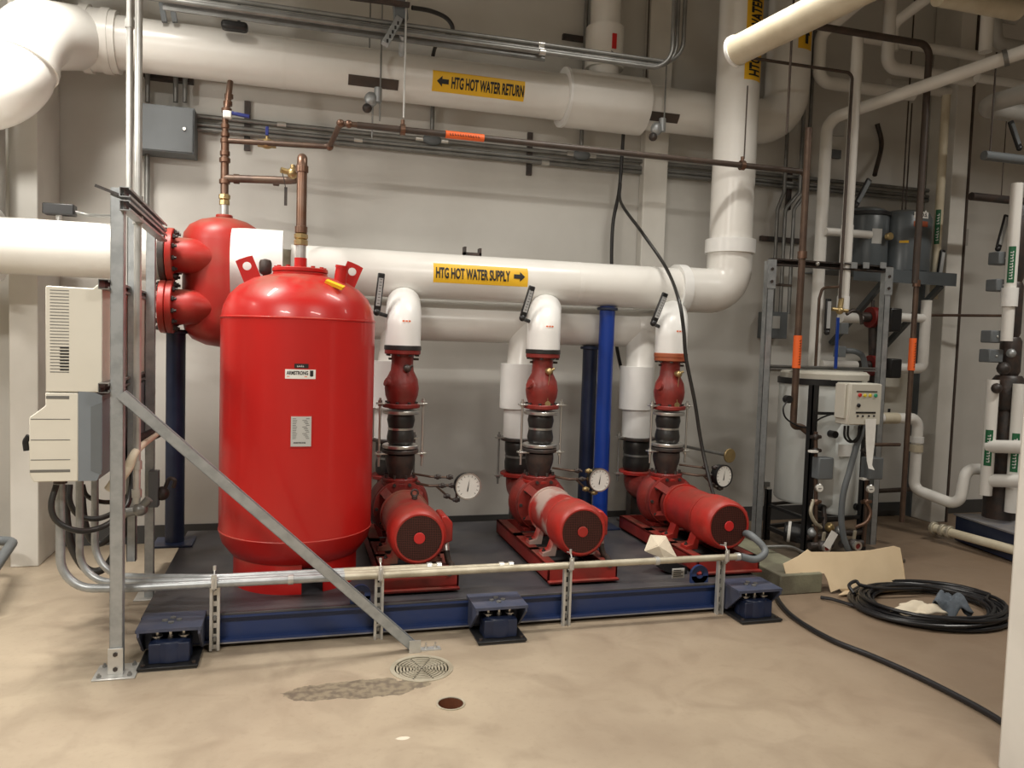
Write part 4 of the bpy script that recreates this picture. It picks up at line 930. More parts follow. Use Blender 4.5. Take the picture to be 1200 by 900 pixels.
# dark corner pipe insulation at the extreme left + floor pipe
P0=W(-8,640,5.3); mb=MB().tube([W(-60,633,5.1),W(16,634,5.1),W(-8,668,4.4)],.028,12,bend=.08); tag(mb.build('floor_pipe','panel_grey'),'dark bent pipe stub near the floor at the left edge','pipe')
x=W(2,150,5.2).x; mb=MB().cyl((x-.075,5.2,2.10),(x-.075,5.2,3.05),.09,n=24); tag(mb.build('riser_pipe','grey_jacket'),'mottled grey pipe between the bright elbow and left white pipe','pipe')
# grey junction box on the wall
a=W(168,118,5.62); b=W(228,182,5.62); t=thing('junction_box',(a.x,5.7,b.z),'square grey metal junction box on the wall, upper left','junction box')
MB().box(a.x-.05,b.x,5.60,5.79,b.z,a.z-.02).build('enclosure','panel_grey',t,bevel=.003)
MB().box(a.x-.045,b.x-.008,5.59,5.60,b.z+.008,a.z-.028).build('door','panel_grey',t,bevel=.002)
MB().disc(W(216,151,5.585),(0,1,0),.012,.01).build('latch','steel_bright',t)
mb=MB(); z=W(200,90,5.72).z; mb.box(W(168,90,5.72).x,W(226,90,5.72).x,5.72,5.79,z-.02,z+.02); tag(mb.build('wall_strut','dark_iron'),'dark strut on the wall just above the grey junction box','strut')
for i,px in enumerate((173,206,217)):
    upc(px,86 if i<3 else 0,120,5.70,.016,'conduit','steel_dull','short conduit entering the top of the grey junction box','conduit',grp='conduits above the junction box')
for px,p2 in ((186,193),(198,205)):
    a=W(px,-14,5.45-.1); b=W(p2,26,5.45-.1); MBx=MB().bar(a,b,.03,.03); tag(MBx.build('hanger_strut','panel_grey'),'grey slanting hanger strut above the left end of the return pipe','strut','hanger struts above the return pipe')
# ============================================================ WALL CONDUITS
CY=5.755
xa=W(227,135,CY).x; xz=W(1098,236,CY).x
for k,(py,lab,xq) in enumerate(((136.5,'top conduit of the bank along the wall',xz),(146,'middle conduit of the bank along the wall',xz),(151.5,'lowest conduit of the bank along the wall',xz))):
    z=W(235,py,CY).z; t=thing('conduit',(xa,CY,z),'grey '+lab+' below the return pipe','conduit','conduit bank along the back wall')
    MB().tube([(xa,CY,z),(xq,CY,z)],.0165,12).build('tube','steel_dull',t)
    for px in ((330,760),(420,),(640,))[k]: 
        x=W(px,150,CY).x; MB().tube([(x-.03,CY,z),(x+.03,CY,z)],.022,12).build('coupling','steel_bright',t)
for px,y0,y1,lab in ((290,118,176,'behind the copper line'),(622,155,205,'under the wide white valve jacket'),(927,196,246,'right of the tall riser'),(1105,218,238,'by the green pipe label')):
    a=W(px,y0,5.77); b=W(px,y1,5.77); t=thing('wall_strut',(a.x,5.78,b.z),'dark slotted strut on the wall '+lab,'strut','struts holding the wall conduits')
    MB().box(a.x-.02,a.x+.02,5.772,5.799,b.z,a.z).build('channel','dark_iron',t)
for px,py,pu,lab in ((506,164,120,'left'),(681,180,140,'right')):
    z=W(235,136.5,CY).z; x=W(px,py,CY).x; t=thing('conduit_fitting',(x,CY,z),'oval grey conduit fitting on the wall bank, '+('near the orange marker' if lab=='left' else 'below the wide white jacket'),'conduit fitting')
    MB().sph((x,CY-.01,z),.05,16,(1.5,.7,.8)).build('body','panel_grey',t)
    for s in (-1,1): MB().tube([(x+s*.06,CY,z),(x+s*.12,CY,z)],.022,12).build('hub','steel_bright',t)
    MB().cyl((x,CY,z+.03),(x,CY,RZ+ (1.3 if lab=='right' else .25)),.016,n=12).build('riser','steel_dull',t)
a=W(507,68,5.7); mb=MB().tube([V((W(506,120,CY).x,CY,a.z-.2)),a,W(514,48,5.4),W(530,36,5.1),W(524,22,5.0),W(505,13,4.95),W(483,9,4.9)],.014,12,smooth=True); tag(mb.build('flexible_conduit','rubber'),'black flexible conduit curving over the return pipe near its label','conduit')
mb=MB(); z=W(672,44,5.77).z; mb.box(W(660,43,5.77).x,W(692,45,5.77).x,5.765,5.799,z-.02,z+.02); tag(mb.build('wall_strut','dark_iron'),'short dark strut on the wall left of the red valve handle','strut')
# ============================================================ OVERHEAD CONDUIT RUN AND HANGERS
OY=4.95
for k,(dz,dy,lab) in enumerate(((0,0,'upper conduit of the overhead run'),(-.035,.0,'middle conduit of the overhead run'),(-.06,-.03,'lower conduit of the overhead run'))):
    z=W(630,51.5,OY).z+dz; x0=W(150,-20,OY).x; x1=W((800,792,785)[k],70,OY).x
    t=thing('conduit',(1,OY+dy,z),'galvanised '+lab+' bending up near the riser','conduit','overhead conduits bending up by the riser')
    MB().tube([(x0,OY+dy,z),(x1,OY+dy,z),(x1,OY+dy,5.19)],.0155,12,bend=.16,seg=8).build('tube','steel_dull',t)
    x=W(634,55,OY).x; MB().tube([(x-.02,OY+dy,z),(x+.02,OY+dy,z)],.021,12).build('coupling','steel_bright',t)
z=W(450,38,OY).z; x1=W(640,60,OY).x; t=MB().box(W(190,0,OY).x,x1,OY+.02,OY+.03,z-.035,z+.02).build('cable_channel','steel_dull'); tag(t,'long flat grey cable channel running beside the overhead conduits','cable channel')
def rod(px,y0,y1,Y,lab,r=.006,m='steel_dull',px1=None,grp='threaded hanger rods'):
    b=W(px,y1,Y); a=V((b.x,Y,5.19)) if y0<=0 else V((b.x,Y,W(px,y0,Y).z)); mb=MB().cyl(b,a,r,n=8); return tag(mb.build('hanger_rod',m),lab,'rod',grp)
rod(445,0,142,5.30,'hanger rod holding the ball clamp on the left of the return label')
rod(436,120,162,5.30,'short rod below the ball clamp left of the return label')
rod(433,0,58,5.6,'thin hanger rod behind the return pipe at the bent bracket')
rod(473,0,138,LYp,'pale hanger rod carrying the long dark pipe beside the bent bracket',.0065,'galv_bright')
rod(778,76,148,5.30,'hanger rod down to the clamp right of the wide white jacket')
rod(757,0,95,5.68,'dark hanger rod over the white wall column',.006,'dark_pipe')
rod(872,100,186,LYp,'hanger rod in front of the tall riser',.005,'dark_pipe')
rod(922,0,156,4.6,'dark hanger rod in front of the big white elbow',.008,'dark_pipe')
rod(280,0,26,5.3,'short dark rod above the black pipe shoe',.009,'black')
for px,py,lab in ((472,143,'beside the bent bracket'),(870,187,'in front of the riser')):
    c=W(px,py,LYp); c=V((c.x,LYp,zl)); mb=MB(); mb.ring(c,(1,0,0),.034,.024,.03,18); mb.cyl(c+V((0,0,.03)),c+V((0,0,.06)),.012); tag(mb.build('pipe_clamp','copper'),'small copper ring clamp on the long dark pipe '+lab,'clamp')
c=W(275,31,5.3); mb=MB(); mb.obox(c,.16,.08,.055); tag(mb.build('pipe_shoe','black',bevel=.02),'black rubber shoe on top of the return pipe, upper left','pipe support')
for (x0,x1,py,cx,cy,lab) in ((408,467,110,443,112,'left of the return label'),(752,796,153,776,147,'right of the wide white jacket')):
    t=thing('pipe_clamp',W(cx,cy,5.3),'galvanised ball clamp with dark saddle under the return pipe '+lab,'clamp','ball clamps on the return pipe')
    a=W(x0,py,5.35).x; b=W(x1,py,5.35).x; f=xfn(a,RY,RZ,RR,-.85); patch(MB(),b-a,.07,f,.005,1,6).build('saddle','dark_pipe',t)
    c=W(cx,cy,5.3); MB().cyl(c-V((0,0,.045)),c+V((0,0,.05)),.026,n=16).build('turnbuckle','galvanised',t)
    s=-1; MB().sph(c+V((-.045,.0,-.03)),.045,14,(1,.8,1.1)).build('ball','galvanised',t)
    MB().sph(c+V((-.07,.0,-.09)),.032,12).build('nut','dark_iron',t)
# bent bracket at the top
t=thing('trapeze_bracket',W(460,20,4.9),'grey slotted bent bracket hanging from the overhead rail near the centre top','bracket')
MB().bar(W(468,22,4.9),W(451,52,4.85),.04,.045).build('arm','galvanised',t,bevel=.002)
a=W(467,-12,4.92);b=W(470,24,4.92); MB().bar(a,b,.06,.085).build('head','panel_grey',t,bevel=.004)
mb=MB()
for k in range(5):
    q=W(466.5-3.1*k,27+5.2*k,4.82); mb.obox(q,.012,.004,.02)
mb.build('slots','black',t,flat=True)
MB().cyl(W(472,40,4.95),W(471,64,5.1),.022,n=12).build('conduit_stub','galvanised',t)
MB().bar(W(410,-3,4.85),W(480,6,4.85),.04,.02).build('cross_rail','dark_iron',t)
# ============================================================ LOOSE BLACK CABLES
mb=MB().tube([W(731,150,5.63),W(726,220,5.63),W(718,265,5.63),W(717,330,5.63),W(722,400,5.6),W(730,440,5.55),W(740,478,5.5),W(742,560,5.5),W(745,600,5.45)],.014,10,smooth=True)
tag(mb.build('hanging_cable','rubber'),'black cable hanging straight down the wall behind the supply header','cable')
mb=MB().tube([W(727,215,5.6),W(728,238,5.5),W(752,272,5.2),W(780,313,4.95),(W(795,350,4.55)),W(801,385,4.5),W(804,420,4.5),W(814,470,4.5),W(822,520,4.5),W(832,565,4.42),W(842,598,4.35),W(846,612,4.3)],.012,10,smooth=True,seg=8)
tag(mb.build('hanging_cable','rubber'),'black cable swinging in front of the header and the third white elbow','cable')
# things near the third pump
c=W(855,534,4.9); mb=MB().disc(c,V((.2,-1,0)),.052,.015,28); t=tag(mb.build('wall_disc','brass'),'plain brown disc above the third pump gauge','disc')
MB().cyl(c,c+V((-.02,.86,-.03)),.012,n=8).build('disc_stem','steel_dull',t)
g0=G(778,655,SZ); t=thing('paper_scrap',g0,'crumpled cream paper in a black tray on the skid near the third pump','paper')
mb=MB(); a,b,c_,d_=W(764,633,4.15),W(758,648,4.1),G(786,664,SZ),G(796,655,SZ)
vs=[W(763,628,4.1),W(781,629,4.12),W(794,654,4.0),W(779,656,3.98),W(756,646,4.05),W(772,640,3.98)]
n_=V((0,.01,.004)); mb.add(vs+[p+n_ for p in vs],[(0,1,5),(1,2,5),(2,3,5),(3,4,5),(4,0,5),(7,6,11),(8,7,11),(9,8,11),(10,9,11),(6,10,11),(0,6,7,1),(1,7,8,2),(2,8,9,3),(3,9,10,4),(4,10,6,0)]); mb.build('paper','cloth_cream',t,flat=True)
mb=MB(); q=G(770,660,SZ); mb.obox((q.x,4.03,SZ+.035),.16,.10,.07,(1,.0,-.35),(0,1,0)); mb.build('tray','black',t)
# ============================================================ FLOOR THINGS
t=thing('floor_drain',(.577,3.39,0),'round slotted metal floor drain grate near the foot of the diagonal brace','drain')
MB().ring((.577,3.39,-.001),(0,0,1),.142,.122,.008,48).build('rim','galv_dirty',t)
mb=MB()
for k in range(7):
    r=.018+.0155*k; mb.ring((.577,3.39,-.003),(0,0,1),r+.0045,r-.0045,.006,40)
for a in (0,PI/2,PI/4,3*PI/4):
    d=V((math.cos(a+.3),math.sin(a+.3),0)); mb.bar(V((.577,3.39,-.003))-d*.125,V((.577,3.39,-.003))+d*.125,.008,.006,d.cross(V((0,0,1))))
mb.build('grate','galv_dirty',t)
MB().ring((.64,3.03,.001),(0,0,1),.060,.052,.004,32).build('hole_rim','galv_dirty',None,'rough-edged rim of the small rusty core hole in front of the drain','hole')
# long black hose from the skid to the lower right
mb=MB().tube([G(905,668,.02),G(907,690,.016),G(915,708,.016),G(935,727,.016),G(975,750,.016),G(1020,768,.016),G(1070,790,.016),G(1120,815,.016),G(1168,842,.016),G(1230,885,.016)],.0135,12,smooth=True,seg=8)
tag(mb.build('hose','hose_black'),'single black hose snaking over the open floor to the lower right','hose')
# coil
rr=random.Random(3); pts=[]; N=17
for k in range(N*28):
    a=2*PI*k/28; turn=k/28; rad=.42-.012*(turn%7)-.02*math.sin(turn*2.1)
    pts.append(V((3.60+rad*1.04*math.cos(a)+.02*math.sin(turn*1.3),3.60+rad*.86*math.sin(a)+.02*math.cos(turn*1.7),.014+.012*(turn/N)*5*(0.6+.4*math.sin(a*1+turn)))))
st_=pts[0]
pts=[G(962,700,.014),G(975,702,.02)]+[p for p in pts[14:]]
mb=MB().tube(pts,.0105,8)
mb.tube(smoothpts([V((3.22,3.78,.06)),G(995,686,.09),G(1003,681,.10),G(1010,686,.08),G(1040,690,.06),G(1080,690,.05)]),.0105,8)
tag(mb.build('hose_coil','hose_black'),'large untidy coil of black hose lying on the floor','hose')
def crumple(name,c,sx,sy,h,m,lab,cat,seed,n=22,fold=1.0):
    r=random.Random(seed); vs=[];fs=[]; ph=[r.uniform(0,6) for _ in range(10)]
    for j in range(n+1):
        for i in range(n+1):
            u=i/n*2-1; v=j/n*2-1; e=max(0,1-(u*u+v*v)*.62)
            z=h*(e**.6)*(.72+.22*math.sin(3.2*u+2*v+ph[0])+.16*math.sin(5.5*v-3*u+ph[1])+.10*math.sin(9*u+7*v+ph[2])*fold)
            w=1+.13*math.sin(3*math.atan2(v,u)+ph[3])+.08*math.sin(7*math.atan2(v,u)+ph[4])
            q=max(abs(u),abs(v)); rad=math.hypot(u,v); k=(q/rad if rad>1e-4 else 1)
            vs.append(V((c[0]+u*k*sx*w,c[1]+v*k*sy*w,c[2]+max(z,.003))))
    K=n+1
    for j in range(n):
        for i in range(n): fs.append((j*K+i,j*K+i+1,(j+1)*K+i+1,(j+1)*K+i))
    ob=MB().add(vs,fs).build(name,m); s=ob.modifiers.new('s','SOLIDIFY'); s.thickness=.006; return tag(ob,lab,cat)
c=G(1118,718,.05); crumple('rag',(c.x+.0,c.y+.02,.03),.10,.10,.15,'cloth_blue','crumpled blue-grey rag on the hose coil','rag',5)
c=G(1078,716,.05); crumple('rag',(c.x,c.y,.05),.17,.09,.05,'cloth_cream','flattened cream cloth inside the hose coil','cloth',8)
# paper/cardboard sheet in front
a=[G(985,692,.02),G(1062,690,.02),G(1055,683,.04),G(1010,687,.04)]
mb=MB(); n_=V((0,0,.004)); vs=[G(982,698,.012),G(1066,692,.012),G(1052,680,.012),G(1005,684,.012)]; vs+=[p+n_ for p in vs]
mb.add(vs,[(3,2,1,0),(4,5,6,7),(0,1,5,4),(1,2,6,5),(2,3,7,6),(3,0,4,7)]); tag(mb.build('cardboard_flap','cardboard'),'pale cardboard flap lying flat at the foot of the standing cardboard','cardboard')
# standing cardboard
def cb(px,py): 
    # leaning plane: bottom at Y=3.95, top at Y=4.12
    z=W(px,py,4.03).z; return W(px,py,3.95+.5*max(z,0))
px_=[(918,661),(936,652),(947,644),(951,647),(990,647),(1020,645),(1048,640),(1055,642),(1059,664),(1062,689),(1030,693),(990,698),(984,690),(974,694),(970,680),(966,672),(938,671),(931,680),(922,676)]
vs=[cb(*p) for p in px_]; n_=V((0,.006,.0)); k=len(vs)
mb=MB().add(vs+[p+n_ for p in vs],[tuple(range(k)),tuple(range(k,2*k))[::-1]]+[(i,(i+1)%k,k+(i+1)%k,k+i) for i in range(k)])
tag(mb.build('cardboard_sheet','cardboard',flat=True),'torn tan cardboard sheet propped against the tank stand','cardboard')
# concrete curb
mb=MB().box(2.86,3.16,3.985,4.95,0,.125); tag(mb.build('concrete_curb','mossy_concrete',bevel=.008),'low mossy concrete curb beside the cardboard at the skid corner','curb')
mb=MB().box(3.17,4.22,4.45,5.40,0,.03); tag(mb.build('concrete_pad','pad_brown',bevel=.008),'thin concrete pad under the white chemical tank','pad')
PZ=.03
# ============================================================ CHEMICAL TANK STATION
CTY=5.0; CX=W(953,520,CTY).x; 
zl_=W(953,447,CTY-.3).z; zb_=W(960,596,CTY-.3).z
ct=thing('chemical_tank',(CX,CTY,PZ),'large white round plastic tank with a wide cream lid on a black stand','tank')
MB().lathe([(.27,zb_),(.285,zb_+.02),(.285,zl_)],(CX+.02,CTY,0),(0,0,1),48).build('shell','poly_white',ct)
zt_=W(960,436,CTY-.2).z
MB().lathe([(.315,zl_+.01),(.318,zl_+.05),(.312,zt_-.01),(.295,zt_+.005),(0,zt_+.012)],(CX+.06,CTY,0),(0,0,1),48).build('lid','box_beige',ct)
MB().ring((CX+.02,CTY,zl_-.01),(0,0,1),.298,.28,.045,48).build('black_band','black',ct)
f=W(924,468,CTY-.30); MB().cyl(f+V((0,.03,0)),f+V((0,-.01,0)),.028,n=20).build('bung','black',ct)
MB().tube([f,W(918,478,CTY-.32),W(921,490,CTY-.32),W(935,499,CTY-.33),W(948,500,CTY-.35),W(962,490,CTY-.4),W(985,482,CTY-.42)],.006,8,smooth=True).build('level_cable','black',ct)
# stand
L=[(W(948,560,4.62).x,4.62,.05),(W(1013,560,4.62).x,4.62,.05),(W(899,600,5.1).x,5.10,.04),(W(1000,600,5.3).x+.1,5.30,.04)]
sd=thing('tank_stand',(CX,CTY,PZ),'black angle-iron stand with four legs around the white chemical tank','stand')
for i,(x,y,w_) in enumerate(L):
    zt2=zl_-.02 if i<2 or i==3 else W(898,573,5.1).z
    MB().box(x-w_/2,x+w_/2,y-w_/2,y-w_/2+.008,PZ,zt2).box(x-w_/2,x-w_/2+.008,y-w_/2,y+w_/2,PZ,zt2).build('leg','black',sd)
zr=W(920,634,4.95).z
for p,q in ((0,2),(0,1),(2,3),(1,3)): 
    MB().bar((L[p][0],L[p][1],zb_-.05),(L[q][0],L[q][1],zb_-.05),.03,.02).build('shelf_rail','black',sd)
    if p==0 and q==2 or p==2: MB().bar((L[p][0],L[p][1],PZ+.10),(L[q][0],L[q][1],PZ+.10),.03,.03).build('lower_rail','black',sd)
MB().bar((L[0][0],4.6,W(950,484,4.6).z),(L[1][0],4.6,W(1000,486,4.6).z),.02,.02).build('cross_bar','black',sd)
# smaller front tank
FXc=W(983,540,4.82).x; z1=W(983,488,4.75).z; z0=W(983,604,4.75).z
ft=thing('chemical_tank',(FXc,4.82,z0),'narrower white upright tank with domed top in front of the lidded tank','tank')
hh=z1-z0; MB().lathe([(.02,0),(.145,.015),(.155,.04),(.155,hh-.11),(.13,hh-.05),(.08,hh-.015),(0,hh)],(FXc,4.82,z0),(0,0,1),40).build('shell','poly_white',ft)
for (px,py) in ((977,509),(963,595),(1004,594)):
    f=W(px,py,4.66); MB().cyl(f+V((0,.04,0)),f+V((0,-.02,0)),.026,n=18).build('port','black',ft)
a,b=W(983,521,4.655),W(998,535,4.655); MB().box(a.x,b.x,4.655,4.662,b.z,a.z).build('paper_label','paper',ft)
mb=MB(); mb.tube([W(965,594,4.64),W(966,606,4.62),W(967,622,4.6),W(975,625,4.6)],.018,10,smooth=True); mb.build('outlet_pipe','dark_iron',ft)
MB().tube([W(1006,470,4.56),W(1010,500,4.55),W(1003,525,4.5),W(996,550,4.5),W(988,580,4.5),W(986,610,4.5),W(990,635,4.5),W(996,647,4.5)],.021,12,smooth=True,seg=8).build('grey_hose','panel_grey',ft)
# valve lines beside the legs
for k,(px,Yv,lab) in enumerate(((957,4.56,'left'),(1013,4.54,'right'))):
    t=thing('valve_line',W(px,600,Yv),'valve line with grey actuator and small dial on the %s tank stand leg'%lab,'valve','actuated valve lines on the tank stand')
    dx=0 if k==0 else 8
    MB().tube([W(956+k*60,506,Yv),W(956+k*59,600,Yv),W(956+k*56,640,Yv)],.014,10).build('tube','copper_dark',t)
    a,b=W(957+k*58,536,Yv-.03),W(973+k*58,561,Yv-.03); MB().box(a.x,b.x,Yv-.06,Yv+.02,b.z,a.z).build('actuator','panel_grey',t,bevel=.008)
    g=W(960+k*60,572+k,Yv-.05); n_=V((-.2,-1,0)).normalized(); MB().disc(g,n_,.030,.02,24).build('dial_case','steel_bright',t); MB().disc(g+n_*.011,n_,.024,.003,24).build('dial_face','glass_white',t); MB().obox(g+n_*.014,.03,.002,.003).build('needle','ink',t)
    mb=MB(); 
    for py in (512,528,588): 
        q=W(956+k*59,py,Yv); mb=MB(); mb.sph(q,.025,12); mb.cyl(q+V((-.04,0,0)),q+V((.04,0,0)),.013,n=8); mb.build('fitting','dark_iron' if py!=588 else 'copper',t)
    MB().obox(W(953+k*60,529 if k==0 else 561,Yv-.03),.055,.04,.014).build('white_clip','paper',t)
    MB().tube([W(953+k*60,586,Yv),W(950+k*70,600,Yv-.03),W(955+k*60,612,Yv-.03),W(962+k*40,618,Yv)],.013,10,smooth=True).build('bent_tube','galv_dirty' if k==0 else 'copper',t)
# feed pumps and valves under the tanks
mb=MB(); c=W(937,626,4.72); mb.cyl(c+V((-.06,.1,.0)),c+V((.10,-.02,-.01)),.07,n=24)
t=tag(mb.build('feed_pump','black',bevel=.01),'small black feed pump under the white chemical tanks, left','pump')
MB().ring(c+V((-.03,.08,0)),V((.16,-.12,-.01)),.076,.066,.02,24).build('white_band','paper',t)
for k,(px,py,m,lab) in enumerate(((964,640,'cast_red','left'),(1000,638,'cast_red','right'))):
    c=W(px,py,4.5); t=thing('ball_valve',c,'dark ball valve with red-ringed port low under the chemical tanks, %s one'%lab,'valve','red-ringed valves under the tanks')
    mb=MB(); mb.sph(c,.042,14); mb.cyl(c+V((-.09,.02,0)),c+V((.09,.02,0)),.025,n=12); mb.build('body','dark_iron',t)
    MB().ring(c+V((0,-.04,0)),(0,1,0),.032,.02,.02,20).build('port_ring','steel_bright',t); MB().disc(c+V((0,-.04,0)),(0,1,0),.022,.01,16).build('port',m,t)
    MB().bar(c+V((0,0,.03)),c+V((.0,-.01,.10)),.012,.02).build('handle','galv_dirty',t)
for (px,py,r) in ((975,622,.035),(985,630,.04),(990,617,.03),(948,632,.045),(1010,625,.035)):
    pass
mb=MB().tube([W(945,630,4.6),W(965,628,4.58),W(985,624,4.58),W(1000,625,4.58),W(1014,622,4.56)],.02,12,smooth=True); t=tag(mb.build('manifold','dark_iron'),'dark manifold pipe running between the valves under the chemical tanks','pipe')
for (px,py) in ((972,618),(984,622),(952,624)): c=W(px,py,4.58); MB().sph(c,.035,12).build('fitting','galvanised' if px!=972 else 'brass',t)
mb=MB(); a=W(965,628,4.45); mb.obox(a+V((.06,0,-.03)),.06,.003,.12,(1,0,-.6),(0,1,0),(.6,0,1)); tag(mb.build('hanging_tag','paper'),'white tag hanging at the valves under the chemical tanks','tag')
mb=MB().tube([G(896,641,.17),G(925,641,.16),W(940,647,4.45),W(950,650,4.45)],.012,10,smooth=True); tag(mb.build('flexible_tube','steel_dull'),'thin grey flexible tube on the concrete curb','hose')
# control box
CBY=4.40; a,b=W(996,449,CBY),W(1030,498,CBY); 
cbx=thing('control_box',(a.x,CBY,b.z),'beige control box with coloured push buttons by the chemical tanks','control box')
MB().box(a.x,b.x,CBY,CBY+.13,b.z,a.z).build('enclosure','box_beige',cbx,bevel=.006)
MB().box(a.x+.004,b.x-.004,CBY-.012,CBY,b.z+.004,a.z-.004).build('door','box_beige',cbx,bevel=.004)
def q(px,py): return W(px,py,CBY-.013)
for nm,px,py,m,r in (('red_button',1007.5,463,'red_plastic',.013),('yellow_button',1013.5,463.5,'yellow_plastic',.012),('yellow_button',1019.5,463.5,'yellow_plastic',.012),('green_button',1026,463.5,'green_plastic',.013),('selector_knob',1006,475,'black',.014)):
    MB().disc(q(px,py),(0,1,0),r,.02,18).build(nm,m,cbx)
for px in (1005,1011,1018,1024): MB().disc(q(px,487.5),(0,1,0),.007,.014,12).build('toggle','black',cbx)
for x0,x1,py,h in ((1004,1028,458.7,.007),(1003,1026,483.5,.012)): a2,b2=q(x0,py),q(x1,py); MB().box(a2.x,b2.x,CBY-.015,CBY-.012,a2.z-h/2,a2.z+h/2).build('legend_strip','ink',cbx)
pg=W(1021,493,CBY-.02); 
mb=MB(); vs=[W(1014.5,491,CBY-.02),W(1027,491,CBY-.02),W(1025,520,CBY-.03),W(1022,545,CBY-.04),W(1025,551,CBY-.06),W(1018,549,CBY-.05),W(1016,540,CBY-.04),W(1015,520,CBY-.03)]
n_=V((0,.003,0)); mb.add(vs+[p+n_ for p in vs],[(0,7,2,1),(7,6,3,2),(6,5,4,3),(8,9,10,15),(15,10,11,14),(14,11,12,13)]+[(i,(i+1)%8,8+(i+1)%8,8+i) for i in range(8)]); tag(mb.build('paper_tag','paper'),'long white paper strip hanging under the control box','paper')
for k in range(2): MB().tube([W(990+k*4,499,CBY+.06),W(990+k*4,512,CBY+.06),W(997+k*4,518,CBY+.06),W(1005+k*2,512,CBY+.06),W(1007+k*3,499,CBY+.06)],.008,8,smooth=True).build('cable_loop','black',cbx)
MB().box(W(991,450,CBY+.02).x,a.x,CBY+.02,CBY+.12,W(983,491,CBY).z,W(983,450,CBY).z).build('side_panel','box_beige',cbx,bevel=.004)
# beige wall box behind
a,b=W(1024,437,5.5),W(1062,491,5.5); t=thing('wall_box',(a.x,5.6,b.z),'plain beige cabinet behind the right leg of the tank stand','cabinet')
MB().box(a.x-.1,b.x,5.5,5.79,b.z,a.z).build('enclosure','box_beige',t,bevel=.005); MB().obox(W(1042,481,5.495),.02,.006,.03).build('latch','black',t)
a,b=W(968,458,4.95),W(984,484,4.95); MB().box(a.x,b.x,4.62,4.66,b.z,a.z).build('small_box','box_beige',None,'small beige plate box between the black stand legs','box')
# ============================================================ RIGHT STRUT FRAME
RFY=4.95
xL0=W(904,305,RFY).x; xL=W(888,560,RFY).x; xL=(xL0+xL)/2; xR=(W(1040,320,RFY).x+W(1021,600,RFY).x)/2; zT=W(904,306,RFY).z
rf=thing('support_rack',(xL,RFY,0),'grey strut frame standing right of the third pump around the chemical tanks','frame')
for x in (xL,xR):
    strut(MB(),(x,RFY,0),(x,RFY,zT),(1,0,0),.055).build('post','galvanised',rf)
    MB().box(x-.035,x+.035,RFY-.032,RFY-.028,zT-.20,zT+.01).build('corner_plate','galvanised',rf)
    bolts(rf,'plate_bolt','dark_iron',[((x,RFY-.032,zT-.06),(0,-1,0)),((x,RFY-.032,zT-.15),(0,-1,0))],.012,.008)
strut(MB(),(xL,RFY,zT-.005),(xR+.03,RFY,zT-.005),(0,0,1),.05).build('top_beam','dark_iron',rf)
strut(MB(),(xL,RFY,W(900,430,RFY).z),(xR-.05,RFY,W(900,430,RFY).z),(0,0,1),.03).build('middle_beam','steel_dull',rf)
for px in (1001,1015,1035): c=W(px,311,RFY-.04); MB().obox(c,.05,.01,.045).build('clip','galvanised',rf)
for px in (958,987): c=W(px,309,RFY-.04); MB().sph(c,.016,10).build('clamp_nut','steel_bright',rf)
# ============================================================ RIGHT PIPES
def run(name,pts,r,m,lab,cat='pipe',bend=.08,n=20,fits=(),mk=None,grp=None):
    P=[W(*p) for p in pts]
    for i in range(len(P)-1): # make near-vertical legs truly vertical
        if abs(P[i].x-P[i+1].x)<.12 and abs(P[i].y-P[i+1].y)<.01 and abs(P[i].z-P[i+1].z)>.3: P[i+1].x=P[i].x
        elif abs(P[i].z-P[i+1].z)<.10 and abs(P[i].y-P[i+1].y)<.01: P[i+1].z=P[i].z
    t=thing(name,P[0],lab,cat,grp); MB().tube(P,r,n,bend=bend,seg=8).build('tube',m,t)
    for (i,s,rr,L_,mm) in fits:
        a,b=P[i],P[i+1]; c=a+(b-a)*s; d=(b-a).normalized(); MB().tube([c-d*L_/2,c+d*L_/2],rr,n).build('coupling',mm,t)
    if mk:
        for (i,s0,s1,rr,mm,txt) in mk:
            a,b=P[i],P[i+1]; c0=a+(b-a)*s0; c1=a+(b-a)*s1; zlo=min(c0,c1,key=lambda v:v.z); Lz=abs(c1.z-c0.z)
            if mm=='orange_label': k=MB().tube([c0,c1],rr,n).build('pipe_marker',mm,t); f=vfn(zlo.x,zlo.y,rr,-.2,zlo.z)
            else: f=vfn(zlo.x,zlo.y,r,-1.45,zlo.z); k=patch(MB(),r*1.15,Lz,f,.0015,8,1).build('pipe_marker',mm,t); f=vfn(zlo.x,zlo.y,r+.0015,-1.15,zlo.z)
            vs,fs=marks2d(Lz*.8,rr*.55,10,int(Lz*1000)); mb=MB(); put(mb,([(rr*.55-q_,p_+Lz*.1) for p_,q_ in vs],fs),0,0,f,.0015); mb.build('lettering','ink' if mm=='orange_label' else 'white_ink',k,flat=True)
    return t
WJ='white_jacket'
run('insulated_pipe',[(988,355,4.97),(1003,36,4.97)],.040,WJ,'tall white pipe standing in front of the grey tanks, ending under the dark pipe',fits=((0,.0,.045,.10,'white_jacket_clean'),(0,.22,.044,.28,WJ),(0,.86,.041,.3,WJ)))
run('insulated_pipe',[(1006,43,5.35),(1150,63,5.35)],.042,WJ,'white level pipe running right from the top of the tall white pipe')
run('insulated_pipe',[(953,440,5.35),(965,140,5.35),(1100,95,4.7),(1230,50,4.2)],.047,WJ,'white pipe rising then slanting up to the right across the corner',bend=.12,fits=((2,.62,.058,.03,'steel_dull'),))
run('iron_pipe',[(905,22,4.85),(1090,45,4.85),(1074,332,4.85)],.025,'dark_pipe','dark brown pipe running right and dropping past the grey tanks',bend=.09)
run('iron_pipe',[(860,65,4.9),(999,86,4.9),(984,350,4.9)],.011,'dark_pipe','thin dark pipe turning down just left of the tall white pipe',bend=.05)
